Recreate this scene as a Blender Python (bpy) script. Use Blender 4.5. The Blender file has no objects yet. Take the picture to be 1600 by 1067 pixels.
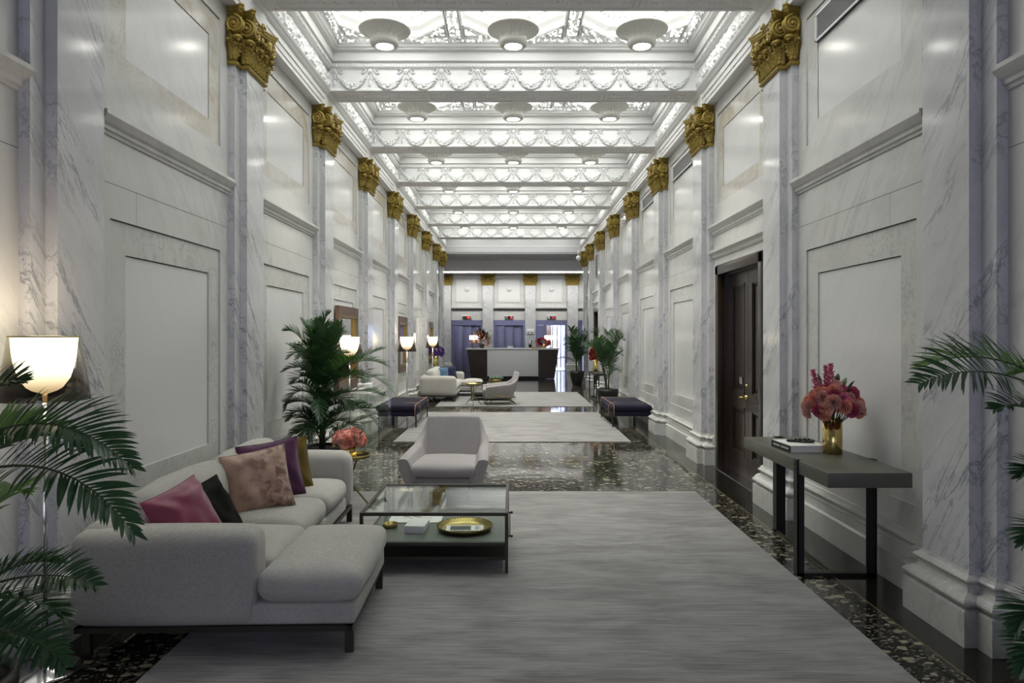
import bpy, bmesh, math, random
from mathutils import Vector, Matrix, noise
R = math.radians; PI = math.pi
rnd = random.Random(7)
S = bpy.context.scene
COL = S.collection
# ------------------------------------------------------------------ camera, world, exposure
F = 1067.0; CH = 1.62; VX, VY = 802.0, 526.0
cd = bpy.data.cameras.new('camera'); cam = bpy.data.objects.new('camera', cd); COL.objects.link(cam)
cam.location = (0, 0, CH); cam.rotation_euler = (R(90), 0, 0)
cd.sensor_width = 36; cd.lens = 24.0; cd.shift_x = -(VX-800)/1600; cd.shift_y = -(533.5-VY)/1600
cd.clip_start = .05; cd.clip_end = 200
S.camera = cam
w = bpy.data.worlds.new('world'); S.world = w; w.use_nodes = True
w.node_tree.nodes['Background'].inputs[0].default_value = (.6, .62, .66, 1)
w.node_tree.nodes['Background'].inputs[1].default_value = .08
S.view_settings.view_transform = 'Standard'; S.view_settings.look = 'None'
S.view_settings.exposure = 0.24; S.view_settings.gamma = 1; S.view_settings.use_curve_mapping = False
GLASS_E = 5.4        # laylight glass
BOWL_E = 22.0        # lens of each plaster bowl
LAMP_E = 4.5         # glass of the floor lamps
ENTRY_E = 2.1        # cool entrance glazing behind the camera
# bay geometry
XW = 2.545; P0 = 3.83; PITCH = 2.58
ZC0, ZC1 = 4.04, 4.55      # capital
ZB = 4.78                  # beam soffit
def pc(k): return P0 + PITCH*k
def at(px, py, Y): return Vector(((px-VX)*Y/F, Y, CH-(py-VY)*Y/F))

# ------------------------------------------------------------------ mesh builder
class MB:
    def __init__(s): s.v = []; s.f = []; s.m = []; s.s = []
    def add(s, v, f, mi=0, sm=False, X=None):
        b = len(s.v)
        s.v += [tuple(X @ Vector(p)) if X else tuple(p) for p in v]
        s.f += [tuple(i+b for i in q) for q in f]; s.m += [mi]*len(f); s.s += [sm]*len(f)
        return s
    def box(s, x0, x1, y0, y1, z0, z1, mi=0, X=None):
        v = [(x, y, z) for x in (x0, x1) for y in (y0, y1) for z in (z0, z1)]
        return s.add(v, [(0,1,3,2),(4,6,7,5),(0,4,5,1),(2,3,7,6),(0,2,6,4),(1,5,7,3)], mi, False, X)
    def rbox(s, x0, x1, y0, y1, z0, z1, r=.02, n=3, crown=(0,0,0), g=6, mi=0, X=None, taper=0, wob=0, seed=0):
        """rounded, optionally crowned (cushiony) box"""
        c = Vector(((x0+x1)/2, (y0+y1)/2, (z0+z1)/2)); h = Vector((abs(x1-x0)/2, abs(y1-y0)/2, abs(z1-z0)/2))
        r = min(r, min(h)*.999); ts = []
        vm = {}; V = []; Fc = []
        def coords(hh):
            a = []
            for i in range(n+1): a.append(-hh + r*(1-math.cos(i/n*PI/2))*1.0 if n else -hh)
            inner = hh-r
            for i in range(1, g): a.append(-inner + 2*inner*i/g)
            b = [-q for q in a[:n+1]][::-1]
            return a + b
        cs = [coords(hh) for hh in h]
        def vid(p):
            k = (round(p[0],5), round(p[1],5), round(p[2],5))
            if k in vm: return vm[k]
            q = Vector(p); inn = Vector([max(-(h[i]-r), min(h[i]-r, q[i])) for i in range(3)])
            d = q-inn
            if d.length > 1e-9: q = inn + d.normalized()*r
            u = [q[i]/h[i] if h[i] else 0 for i in range(3)]
            o = q.copy()
            for i in range(3):
                j, l = [a for a in range(3) if a != i]
                if crown[i]: o[i] += crown[i]*u[i]*(1-min(1,abs(u[j]))**2.2)*(1-min(1,abs(u[l]))**2.2)
            if wob: 
                nz = noise.noise_vector((o+Vector((seed*3.1, seed, 0)))*6)
                o += nz*wob
            vm[k] = len(V); V.append(o+c); return vm[k]
        for ax in range(3):
            j, l = (ax+1) % 3, (ax+2) % 3
            for sg in (-1, 1):
                A, B = cs[j], cs[l]
                for a in range(len(A)-1):
                    for b in range(len(B)-1):
                        q = []
                        for (aa, bb) in ((a,b),(a+1,b),(a+1,b+1),(a,b+1)):
                            p = [0,0,0]; p[ax] = sg*h[ax]; p[j] = A[aa]; p[l] = B[bb]; q.append(vid(p))
                        if sg < 0: q = q[::-1]
                        if len(set(q)) >= 3: Fc.append(tuple(dict.fromkeys(q)))
        return s.add(V, Fc, mi, True, X)
    def tube(s, pts, r, seg=8, mi=0, cap=True, X=None, sm=True, flat=1.0):
        P = [Vector(p) for p in pts]; n = len(P)
        rr = r if isinstance(r, (list, tuple)) else [r]*n
        V = []; up = None
        for i in range(n):
            t = (P[min(i+1,n-1)]-P[max(i-1,0)])
            t = t.normalized() if t.length > 1e-9 else Vector((0,0,1))
            if up is None:
                up = Vector((0,0,1)) if abs(t.z) < .9 else Vector((0,1,0))
            sd = t.cross(up)
            if sd.length < 1e-6: sd = t.orthogonal()
            sd.normalize(); up = sd.cross(t).normalized()
            for k in range(seg):
                a = 2*PI*k/seg + (PI/4 if seg == 4 else 0)
                V.append(P[i] + (sd*math.cos(a)+up*math.sin(a)*flat)*rr[i])
        Fc = [(i*seg+k, i*seg+(k+1)%seg, (i+1)*seg+(k+1)%seg, (i+1)*seg+k) for i in range(n-1) for k in range(seg)]
        if cap: Fc += [tuple(range(seg))[::-1], tuple((n-1)*seg+k for k in range(seg))]
        return s.add(V, Fc, mi, sm and seg > 4, X)
    def lathe(s, prof, c=(0,0,0), seg=32, mi=0, X=None, wav=None, sm=True):
        V = []; n = len(prof)
        for i, (r, z) in enumerate(prof):
            for k in range(seg):
                a = 2*PI*k/seg; q = r + (wav(i, a) if wav else 0)
                V.append((c[0]+q*math.cos(a), c[1]+q*math.sin(a), c[2]+z))
        Fc = [(i*seg+k, i*seg+(k+1)%seg, (i+1)*seg+(k+1)%seg, (i+1)*seg+k) for i in range(n-1) for k in range(seg)]
        if prof[0][0] > 1e-6 and False: pass
        return s.add(V, Fc, mi, sm, X)
    def disc(s, r, c=(0,0,0), seg=32, mi=0, X=None, up=True):
        V = [(c[0]+r*math.cos(2*PI*k/seg), c[1]+r*math.sin(2*PI*k/seg), c[2]) for k in range(seg)]
        return s.add(V, [tuple(range(seg)) if up else tuple(range(seg))[::-1]], mi, False, X)
    def ball(s, c, r, seg=10, rings=6, mi=0, sc=(1,1,1), X=None):
        V = []; 
        for i in range(rings+1):
            t = PI*i/rings
            for k in range(seg):
                a = 2*PI*k/seg
                V.append((c[0]+r*sc[0]*math.sin(t)*math.cos(a), c[1]+r*sc[1]*math.sin(t)*math.sin(a), c[2]+r*sc[2]*math.cos(t)))
        Fc = [(i*seg+k, (i+1)*seg+k, (i+1)*seg+(k+1)%seg, i*seg+(k+1)%seg) for i in range(rings) for k in range(seg)]
        return s.add(V, Fc, mi, True, X)
    def grid(s, P, mi=0, sm=True, X=None, flip=False):
        a, b = len(P), len(P[0]); V = [p for row in P for p in row]
        Fc = [(i*b+j, i*b+j+1, (i+1)*b+j+1, (i+1)*b+j) for i in range(a-1) for j in range(b-1)]
        if flip: Fc = [q[::-1] for q in Fc]
        return s.add(V, Fc, mi, sm, X)
    def build(s, name, mats, parent=None, fixn=False, loc=None):
        me = bpy.data.meshes.new(name); me.from_pydata(s.v, [], s.f)
        for m in (mats if isinstance(mats, (list, tuple)) else [mats]): me.materials.append(m)
        me.polygons.foreach_set('material_index', s.m); me.polygons.foreach_set('use_smooth', s.s)
        if fixn:
            bm = bmesh.new(); bm.from_mesh(me); bmesh.ops.recalc_face_normals(bm, faces=bm.faces); bm.to_mesh(me); bm.free()
        me.update(); me.validate()
        o = bpy.data.objects.new(name, me); COL.objects.link(o)
        if parent: o.parent = parent
        if loc: o.location = loc
        return o
def tag(o, label=None, cat=None, group=None, kind=None):
    if label: o['label'] = label
    if cat: o['category'] = cat
    if group: o['group'] = group
    if kind: o['kind'] = kind
    return o
def thing(name, label, cat, loc=(0,0,0), rz=0, group=None):
    o = bpy.data.objects.new(name, None); COL.objects.link(o); o.location = loc; o.rotation_euler = (0,0,rz)
    o.empty_display_size = .1
    return tag(o, label, cat, group)
def dup(o, parent=None, top=True):
    c = o.copy(); COL.objects.link(c)
    if parent: c.parent = parent
    for ch in list(KIDS.get(o.name, [])) or [x for x in bpy.data.objects if x.parent == o]:
        dup(ch, c, False)
    return c
KIDS = {}
def T(x, y, z): return Matrix.Translation((x, y, z))
def RZ(a): return Matrix.Rotation(a, 4, 'Z')
def RX(a): return Matrix.Rotation(a, 4, 'X')
def RY(a): return Matrix.Rotation(a, 4, 'Y')

# ------------------------------------------------------------------ materials
def newmat(name):
    m = bpy.data.materials.new(name); m.use_nodes = True
    return m, m.node_tree, m.node_tree.nodes['Principled BSDF']
def N(nt, t, **kw):
    n = nt.nodes.new(t)
    for k, v in kw.items():
        if k.startswith('i_'): n.inputs[int(k[2:])].default_value = v
        else: setattr(n, k, v)
    return n
def L(nt, a, b): nt.links.new(a, b)
def math_(nt, op, a, b=None, c=None, clamp=False):
    n = N(nt, 'ShaderNodeMath', operation=op, use_clamp=clamp)
    for i, x in enumerate((a, b, c)):
        if x is None: continue
        if isinstance(x, (int, float)): n.inputs[i].default_value = x
        else: L(nt, x, n.inputs[i])
    return n.outputs[0]
def mixc(nt, f, a, b):
    n = N(nt, 'ShaderNodeMix', data_type='RGBA')
    for i, x in ((0, f), (6, a), (7, b)):
        if isinstance(x, (int, float)): n.inputs[i].default_value = x
        elif isinstance(x, tuple): n.inputs[i].default_value = x if len(x) == 4 else (*x, 1)
        else: L(nt, x, n.inputs[i])
    return n.outputs[2]
def ramp(nt, f, lo, hi, a=0., b=1.):
    n = N(nt, 'ShaderNodeMapRange'); n.inputs[1].default_value = lo; n.inputs[2].default_value = hi
    n.inputs[3].default_value = a; n.inputs[4].default_value = b; L(nt, f, n.inputs[0]); return n.outputs[0]
def nz(nt, vec, scale, detail=4, rough=.5, dist=0):
    n = N(nt, 'ShaderNodeTexNoise'); n.inputs['Scale'].default_value = scale; n.inputs['Detail'].default_value = detail
    n.inputs['Roughness'].default_value = rough; n.inputs['Distortion'].default_value = dist
    if vec is not None: L(nt, vec, n.inputs['Vector'])
    return n.outputs[0]
def dot(nt, v, d):
    n = N(nt, 'ShaderNodeVectorMath', operation='DOT_PRODUCT'); L(nt, v, n.inputs[0]); n.inputs[1].default_value = d; return n.outputs['Value']
def comb(nt, x, y, z):
    n = N(nt, 'ShaderNodeCombineXYZ')
    for i, q in enumerate((x, y, z)):
        if isinstance(q, (int, float)): n.inputs[i].default_value = q
        else: L(nt, q, n.inputs[i])
    return n.outputs[0]
def bump(nt, bs, h, strength=.3, dist=.01):
    b = N(nt, 'ShaderNodeBump'); b.inputs['Strength'].default_value = strength; b.inputs['Distance'].default_value = dist
    L(nt, h, b.inputs['Height']); L(nt, b.outputs[0], bs.inputs['Normal'])
def plain(name, col, rough=.5, metal=0, spec=.5, emit=None, es=0, var=.06, vs=6, bmp=0, bs_=80, trans=0, ior=1.45, coat=0, sheen=0):
    m, nt, b = newmat(name)
    tc = N(nt, 'ShaderNodeTexCoord').outputs['Object']
    if var:
        f = nz(nt, tc, vs, 4); c = mixc(nt, f, tuple(max(0, x*(1-var)) for x in col), tuple(min(1, x*(1+var)) for x in col)); L(nt, c, b.inputs['Base Color'])
    else: b.inputs['Base Color'].default_value = (*col, 1)
    b.inputs['Roughness'].default_value = rough; b.inputs['Metallic'].default_value = metal
    b.inputs['Specular IOR Level'].default_value = spec; b.inputs['IOR'].default_value = ior
    b.inputs['Transmission Weight'].default_value = trans; b.inputs['Coat Weight'].default_value = coat
    b.inputs['Sheen Weight'].default_value = sheen
    if bmp: bump(nt, b, nz(nt, tc, bs_, 3), bmp, .004)
    if emit: b.inputs['Emission Color'].default_value = (*emit, 1); b.inputs['Emission Strength'].default_value = es
    return m
def marble(name, base, vein, across=(0,.80,.60), along=(0,.60,-.80), sc=1.6, stretch=.22, thin=.035, amt=.75, cloud=.12, rough=.12, net=0., netcol=None):
    m, nt, b = newmat(name)
    tc = N(nt, 'ShaderNodeTexCoord').outputs['Object']
    a = dot(nt, tc, across); l = dot(nt, tc, along); x = dot(nt, tc, (1, 0, 0)); y = dot(nt, tc, (.6,.35,.1))
    q = math_(nt, 'ADD', math_(nt, 'MULTIPLY', x, .8), y)
    v = comb(nt, math_(nt, 'MULTIPLY', a, sc), math_(nt, 'MULTIPLY', l, sc*stretch), math_(nt, 'MULTIPLY', q, sc*.5))
    n1 = nz(nt, v, 1.6, 7, .62, .35)
    r1 = ramp(nt, math_(nt, 'ABSOLUTE', math_(nt, 'SUBTRACT', n1, .5)), 0, thin, 1, 0)
    n2 = nz(nt, v, 4.2, 6, .65, .5)
    r2 = ramp(nt, math_(nt, 'ABSOLUTE', math_(nt, 'SUBTRACT', n2, .47)), 0, thin*.8, .7, 0)
    mask = ramp(nt, nz(nt, v, .9, 3), .42, .62, .12, 1)
    vv = math_(nt, 'MULTIPLY', math_(nt, 'MAXIMUM', r1, r2), mask)
    cl = ramp(nt, nz(nt, v, 1.1, 5, .6), .35, .72, 0, 1)
    c = mixc(nt, math_(nt, 'MULTIPLY', cl, cloud), base, vein)
    c = mixc(nt, math_(nt, 'MULTIPLY', vv, amt), c, vein)
    if net:
        n3 = nz(nt, tc, 7, 6, .6, .9)
        r3 = ramp(nt, math_(nt, 'ABSOLUTE', math_(nt, 'SUBTRACT', n3, .5)), 0, .03, 1, 0)
        m3 = ramp(nt, nz(nt, tc, 2.2, 2), .4, .6, .15, 1)
        c = mixc(nt, math_(nt, 'MULTIPLY', math_(nt, 'MULTIPLY', r3, m3), net), c, netcol or vein)
    L(nt, c, b.inputs['Base Color']); b.inputs['Roughness'].default_value = rough
    return m
M = {}
M['field'] = marble('pale_marble', (.60,.595,.575), (.40,.40,.39), sc=1.3, amt=.5, cloud=.22, rough=.16)
M['inner'] = marble('clean_marble', (.66,.66,.655), (.50,.50,.50), sc=.9, amt=.25, cloud=.14, rough=.17)
M['border'] = marble('netted_marble', (.57,.57,.54), (.35,.35,.34), sc=2.2, stretch=.6, amt=.3, cloud=.25, rough=.15, net=.55, netcol=(.27,.27,.25))
M['tan'] = marble('tan_breccia_marble', (.60,.595,.57), (.43,.37,.28), sc=2.0, stretch=.5, thin=.08, amt=.85, cloud=.55, rough=.13, net=.5, netcol=(.36,.30,.20))
M['shaft'] = marble('grey_veined_marble', (.62,.62,.625), (.20,.21,.24), sc=3.4, stretch=.15, thin=.022, amt=.85, cloud=.26, rough=.12)
M['basem'] = marble('base_marble', (.60,.60,.57), (.35,.35,.33), sc=2, stretch=.5, amt=.5, cloud=.25, rough=.15)
M['joint_shade'] = plain('joint_mortar_and_shade_line', (.10,.10,.09), .8)  # mortar of the slab joints, also the painted shadow lines of the panels
M['plaster'] = plain('white_plaster', (.74,.74,.735), .55, var=.03)
M['plasterdk'] = plain('cream_plaster', (.66,.65,.61), .6, var=.04)
M['lobbyceil'] = plain('plaster_shaded_grey', (.55,.55,.56), .6, var=.03)  # darker grey paints in the dimness of the unlit lobby ceiling
M['gold'] = plain('gilded_plaster', (.30,.215,.045), .45, metal=.35, var=.35, vs=14, bmp=.15, bs_=60)
M['brass'] = plain('polished_brass', (.66,.52,.20), .16, metal=1, var=.05)
M['brassdk'] = plain('aged_brass', (.30,.24,.09), .32, metal=1, var=.2, vs=20)
M['black'] = plain('black_metal', (.018,.018,.017), .4, spec=.4)
M['bronze'] = plain('dark_bronze_metal', (.045,.042,.032), .4, metal=.4)
M['steel'] = plain('polished_steel', (.62,.62,.66), .15, metal=1, var=.04)
M['chrome'] = plain('chrome_metal', (.75,.74,.72), .12, metal=1, var=.03)
M['white'] = plain('white_lacquer', (.78,.78,.80), .35, var=.02)
M['paper'] = plain('white_paper', (.80,.79,.76), .7, var=.02)
M['wood'] = plain('dark_walnut', (.022,.013,.007), .3, var=.5, vs=9, coat=.3)
M['pot'] = plain('black_pot_ceramic', (.012,.013,.012), .35)
M['soil'] = plain('dark_soil', (.02,.016,.01), .95, bmp=.6)
M['leaf'] = plain('dark_green_leaf', (.026,.072,.030), .38, var=.5, vs=9)
M['leafl'] = plain('light_green_leaf', (.06,.14,.035), .4, var=.35, vs=9)
M['stem'] = plain('green_stem', (.06,.085,.03), .5, var=.3)
for k in ('leaf', 'leafl'):
    nt = M[k].node_tree; b = nt.nodes['Principled BSDF']; tr = N(nt, 'ShaderNodeBsdfTranslucent'); mx = N(nt, 'ShaderNodeMixShader')
    tr.inputs[0].default_value = (.10,.25,.03,1) if k == 'leaf' else (.25,.5,.06,1)
    mx.inputs[0].default_value = .12 if k == 'leaf' else .4
    out = nt.nodes['Material Output']; L(nt, b.outputs[0], mx.inputs[1]); L(nt, tr.outputs[0], mx.inputs[2]); L(nt, mx.outputs[0], out.inputs[0])
M['slate'] = plain('olive_grey_lacquered_wood', (.105,.105,.085), .36, var=.15, vs=30, bmp=.08, bs_=200)
M['shelf'] = plain('grey_green_glass_shelf', (.13,.15,.125), .25, var=.05)
def glassmat(name, col, rough=0., clear=.0):
    m, nt, b = newmat(name)
    b.inputs['Base Color'].default_value = (*col, 1); b.inputs['Transmission Weight'].default_value = 1
    b.inputs['Roughness'].default_value = rough; b.inputs['IOR'].default_value = 1.45
    return m
def thinglass(name, col, refl=.12, rough=.02):
    m, nt, b = newmat(name); out = nt.nodes['Material Output']
    tr = N(nt, 'ShaderNodeBsdfTransparent'); tr.inputs[0].default_value = (*col, 1)
    gl = N(nt, 'ShaderNodeBsdfGlossy'); gl.inputs['Roughness'].default_value = rough; gl.inputs[0].default_value = (1,1,1,1)
    g = N(nt, 'ShaderNodeNewGeometry'); dd = N(nt, 'ShaderNodeVectorMath', operation='DOT_PRODUCT'); L(nt, g.outputs['Incoming'], dd.inputs[0]); L(nt, g.outputs['Normal'], dd.inputs[1])
    sch = math_(nt, 'POWER', math_(nt, 'SUBTRACT', 1.0, math_(nt, 'ABSOLUTE', dd.outputs['Value']), clamp=True), 4.5)
    mx = N(nt, 'ShaderNodeMixShader'); L(nt, math_(nt, 'ADD', math_(nt, 'MULTIPLY', sch, .9), refl*.5, clamp=True), mx.inputs[0])
    L(nt, tr.outputs[0], mx.inputs[1]); L(nt, gl.outputs[0], mx.inputs[2]); L(nt, mx.outputs[0], out.inputs[0])
    nt.nodes.remove(b)
    return m
M['tglass'] = thinglass('clear_table_glass', (.88,.92,.90), .10)
M['acryl'] = thinglass('clear_acrylic', (.93,.95,.93), .12)
M['smoke'] = thinglass('smoked_bronze_glass', (.33,.29,.22), .10, .04)
def smokemat():
    m = thinglass('smoked_bronze_glass_graded', (.33,.29,.22), .10, .06); nt = m.node_tree
    tc = N(nt, 'ShaderNodeTexCoord').outputs['Object']; tr = [n for n in nt.nodes if n.type == 'BSDF_TRANSPARENT'][0]
    L(nt, mixc(nt, ramp(nt, dot(nt, tc, (0,0,1)), CH-.28, CH-.10), (.24,.19,.12,1), (.86,.84,.76,1)), tr.inputs[0]); return m
M['smokeshade'] = smokemat()
def fabric(name, col, sc=1, rough=.9, weave=.35, var=.12, sheen=.2):
    m, nt, b = newmat(name); tc = N(nt, 'ShaderNodeTexCoord').outputs['Object']
    sx = N(nt, 'ShaderNodeSeparateXYZ'); L(nt, tc, sx.inputs[0])
    vs = comb(nt, math_(nt, 'MULTIPLY', sx.outputs[0], 60*sc), math_(nt, 'MULTIPLY', sx.outputs[1], 60*sc), math_(nt, 'MULTIPLY', sx.outputs[2], 400*sc))
    vh = comb(nt, math_(nt, 'MULTIPLY', sx.outputs[0], 420*sc), math_(nt, 'MULTIPLY', sx.outputs[1], 420*sc), math_(nt, 'MULTIPLY', sx.outputs[2], 45*sc))
    f = math_(nt, 'MULTIPLY', math_(nt, 'ADD', nz(nt, vs, 1, 2), nz(nt, vh, 1, 2)), .5)
    f2 = math_(nt, 'ADD', math_(nt, 'MULTIPLY', f, .8), math_(nt, 'MULTIPLY', nz(nt, tc, 3, 3), .2))
    c = mixc(nt, ramp(nt, f2, .35, .65), tuple(x*(1-var) for x in col), tuple(min(1, x*(1+var)) for x in col))
    L(nt, c, b.inputs['Base Color']); b.inputs['Roughness'].default_value = rough; b.inputs['Specular IOR Level'].default_value = .2
    b.inputs['Sheen Weight'].default_value = sheen; bump(nt, b, f, weave, .003)
    return m
M['sofa'] = fabric('warm_grey_tweed', (.40,.39,.355), var=.24)
M['chair'] = fabric('mauve_grey_tweed', (.30,.285,.285), var=.2, sheen=.1)
M['navy'] = fabric('navy_wool', (.012,.011,.026), sheen=.02)
M['orange'] = plain('mustard_stripe_thread', (.38,.22,.10), .8)
M['magenta'] = fabric('magenta_silk', (.21,.035,.075), rough=.38, weave=.1, sheen=.5)
M['blackf'] = fabric('black_velvet', (.005,.005,.004), weave=.1, sheen=0)
M['purple'] = fabric('plum_velvet', (.075,.018,.06), weave=.1, sheen=.5)
M['mustard'] = fabric('mustard_velvet', (.115,.075,.008), weave=.1)
M['blue'] = fabric('steel_blue_linen', (.07,.13,.21), weave=.2)
M['navy2'] = fabric('dark_navy_velvet', (.01,.012,.04), weave=.1)
def pinkmat():
    m, nt, b = newmat('blotched_rose_velvet'); tc = N(nt, 'ShaderNodeTexCoord').outputs['Object']
    f = ramp(nt, nz(nt, tc, 13, 7, .68, .5), .47, .60); g = ramp(nt, dot(nt, tc, (3.5,0,0)), -.7, .35)
    c = mixc(nt, math_(nt, 'MULTIPLY', f, g), (.42,.27,.20,1), (.15,.075,.045,1))
    L(nt, c, b.inputs['Base Color']); b.inputs['Roughness'].default_value = .6; b.inputs['Sheen Weight'].default_value = .6
    return m
M['pink'] = pinkmat()
def terrazzo():
    m, nt, b = newmat('black_terrazzo_cream_chips'); tc = N(nt, 'ShaderNodeTexCoord').outputs['Object']
    def chips(sc, off, lo, sy=1.9):
        w_ = nz(nt, tc, 9, 2)
        v = comb(nt, math_(nt, 'ADD', dot(nt, tc, (sc, off, 0)), math_(nt, 'MULTIPLY', w_, 1.6)), dot(nt, tc, (-off, sc*sy, 0)), off)
        vo = N(nt, 'ShaderNodeTexVoronoi', feature='F1'); vo.inputs['Scale'].default_value = 1; L(nt, v, vo.inputs['Vector'])
        sp = N(nt, 'ShaderNodeSeparateColor'); L(nt, vo.outputs['Color'], sp.inputs[0])
        rad = math_(nt, 'MULTIPLY', ramp(nt, sp.outputs[0], lo, 1, 0, 1), .62)
        return ramp(nt, math_(nt, 'SUBTRACT', vo.outputs['Distance'], rad), -.04, .0, 1, 0)
    big = chips(16, 3, .42, 1.5); sm = chips(44, 17, .40)
    f = math_(nt, 'MAXIMUM', big, math_(nt, 'MULTIPLY', sm, .75))
    tone = mixc(nt, nz(nt, tc, 25, 3), (.17,.145,.10,1), (.37,.34,.26,1))
    c = mixc(nt, f, (.012,.012,.010,1), tone)
    # brass divider lines on a grid that follows the bays
    sx = N(nt, 'ShaderNodeSeparateXYZ'); L(nt, tc, sx.inputs[0])
    def line(v, off, per, wd):
        q = math_(nt, 'ABSOLUTE', math_(nt, 'SUBTRACT', math_(nt, 'PINGPONG', math_(nt, 'ADD', v, off), per/2), 0))
        return ramp(nt, q, wd*.6, wd, 1, 0)
    ln = math_(nt, 'MAXIMUM', line(sx.outputs[0], .72, 1.44, .004), line(sx.outputs[1], -1.25, 1.29, .006))
    c = mixc(nt, math_(nt, 'MULTIPLY', ln, .7), c, (.16,.14,.09,1))
    L(nt, c, b.inputs['Base Color']); b.inputs['Roughness'].default_value = .07; b.inputs['Specular IOR Level'].default_value = .6
    bump(nt, b, nz(nt, tc, 5, 2), .035, .03)
    return m
M['terrazzo'] = terrazzo()
M['blackstone'] = plain('polished_black_granite', (.014,.013,.010), .09, var=.5, vs=60, spec=.6)
def rugmat():
    m, nt, b = newmat('silver_grey_viscose_rug'); tc = N(nt, 'ShaderNodeTexCoord').outputs['Object']
    st = nz(nt, comb(nt, dot(nt, tc, (3.0,0,0)), dot(nt, tc, (0,60,0)), 0), 1, 5, .65, .3)
    pt = nz(nt, comb(nt, dot(nt, tc, (2.0,0,0)), dot(nt, tc, (0,6,0)), 3), 1, 5, .6, .6)
    f = math_(nt, 'ADD', math_(nt, 'MULTIPLY', st, .5), math_(nt, 'MULTIPLY', pt, .5))
    c = mixc(nt, ramp(nt, f, .40, .60), (.125,.122,.116,1), (.315,.31,.298,1))
    w_ = N(nt, 'ShaderNodeTexWave', wave_type='BANDS', bands_direction='Y'); w_.inputs['Scale'].default_value = 26; w_.inputs['Distortion'].default_value = .6
    L(nt, tc, w_.inputs['Vector'])
    c = mixc(nt, math_(nt, 'MULTIPLY', ramp(nt, w_.outputs[1], .0, .4, 1, 0), .28), c, (.10,.10,.10,1))
    L(nt, c, b.inputs['Base Color']); b.inputs['Roughness'].default_value = .7; b.inputs['Sheen Weight'].default_value = .3
    bump(nt, b, w_.outputs[1], .5, .004)
    return m
M['rug'] = rugmat()
def emis(name, col, e):
    m, nt, b = newmat(name); b.inputs['Base Color'].default_value = (*[min(1, c*.8) for c in col], 1)
    b.inputs['Emission Color'].default_value = (*col, 1); b.inputs['Emission Strength'].default_value = e
    return m
M['laylight'] = emis('backlit_opal_glass', (.98,1.0,.955), GLASS_E)
M['band_glow'] = emis('added_band_glow', (.98,1.0,.955), 1.5)  # glow added behind the pierced bands and spandrels to brighten the ceiling
M['lens'] = emis('lit_downlight_lens', (1,.97,.9), BOWL_E)
M['lampglass'] = emis('lit_opal_lamp_glass', (1,.94,.83), LAMP_E)
M['uplight'] = emis('uplight_diffuser', (1,.99,.95), 8)
M['shade'] = emis('lit_white_lamp_shade', (1,.9,.78), 5)
M['red'] = emis('red_led', (1,.05,.04), 3)
M['entry'] = emis('cool_entrance_glazing', (.72,.75,1.0), ENTRY_E)
M['cab'] = emis('lit_lift_cabin_panel', (.72,.8,1.0), 1.1)
M['slot'] = emis('lit_cove_slot', (1,1,.96), 3.0)
M['mirror'] = plain('silvered_mirror', (.85,.86,.87), .02, metal=1, var=0)
M['frame'] = plain('taupe_brown_frame', (.10,.065,.045), .45, var=.3)
M['framegold'] = plain('antique_gold_frame', (.30,.20,.06), .35, metal=.7, var=.2)
M['lift'] = plain('brushed_violet_steel', (.27,.28,.47), .30, metal=.6, var=.1, vs=3)
M['grille'] = plain('grey_vent_dark', (.16,.16,.16), .6)
M['rose'] = plain('salmon_rose_petal', (.85,.36,.27), .6, var=.25, vs=30)
M['carn'] = plain('dusty_pink_petal', (.74,.42,.35), .65, var=.3, vs=40)
M['deep'] = plain('raspberry_petal', (.50,.09,.17), .6, var=.3, vs=40)
M['redp'] = plain('scarlet_petal', (.40,.03,.02), .6, var=.3)
M['violet'] = plain('violet_petal', (.17,.07,.34), .6, var=.3)
M['autumn'] = plain('rust_brown_leaf', (.10,.045,.018), .6, var=.5)
M['sage'] = plain('sage_green_leaf', (.12,.17,.12), .6, var=.3)
M['box_o'] = plain('amber_orange_card', (.75,.30,.03), .5)
M['ink'] = plain('grey_print_ink', (.12,.12,.12), .7, var=.6, vs=60)
M['inkred'] = plain('red_brown_print', (.30,.10,.08), .7)
# ------------------------------------------------------------------ setting: floor, walls
YB, YE, YL, YF = -3.9, 24.1, 24.1, 32.2      # corridor back, corridor end, lobby, far wall
XL = 5.6                                     # lobby half width
def plate(mb, x0, x1, y0, y1, z, mi): mb.add([(x0,y0,z),(x1,y0,z),(x1,y1,z),(x0,y1,z)], [(0,1,2,3)], mi)
mb = MB()
BX = 2.165
plate(mb, -BX, BX, YB-.3, YE, 0, 0)
for s in (-1, 1): plate(mb, min(s*BX, s*2.9), max(s*BX, s*2.9), YB-.3, YE, 0, 1)
plate(mb, -XL, XL, YE, YF+2, 0, 1)
mb.box(-XL, XL, YB-.3, YF+2, -.3, -.01, 1)
for s in (-1, 1): mb.box(s*BX-.003, s*BX+.003, YB, YE, 0, .0012, 2)
fl = mb.build('floor', [M['terrazzo'], M['blackstone'], M['brassdk']]); tag(fl, kind='structure')

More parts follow.
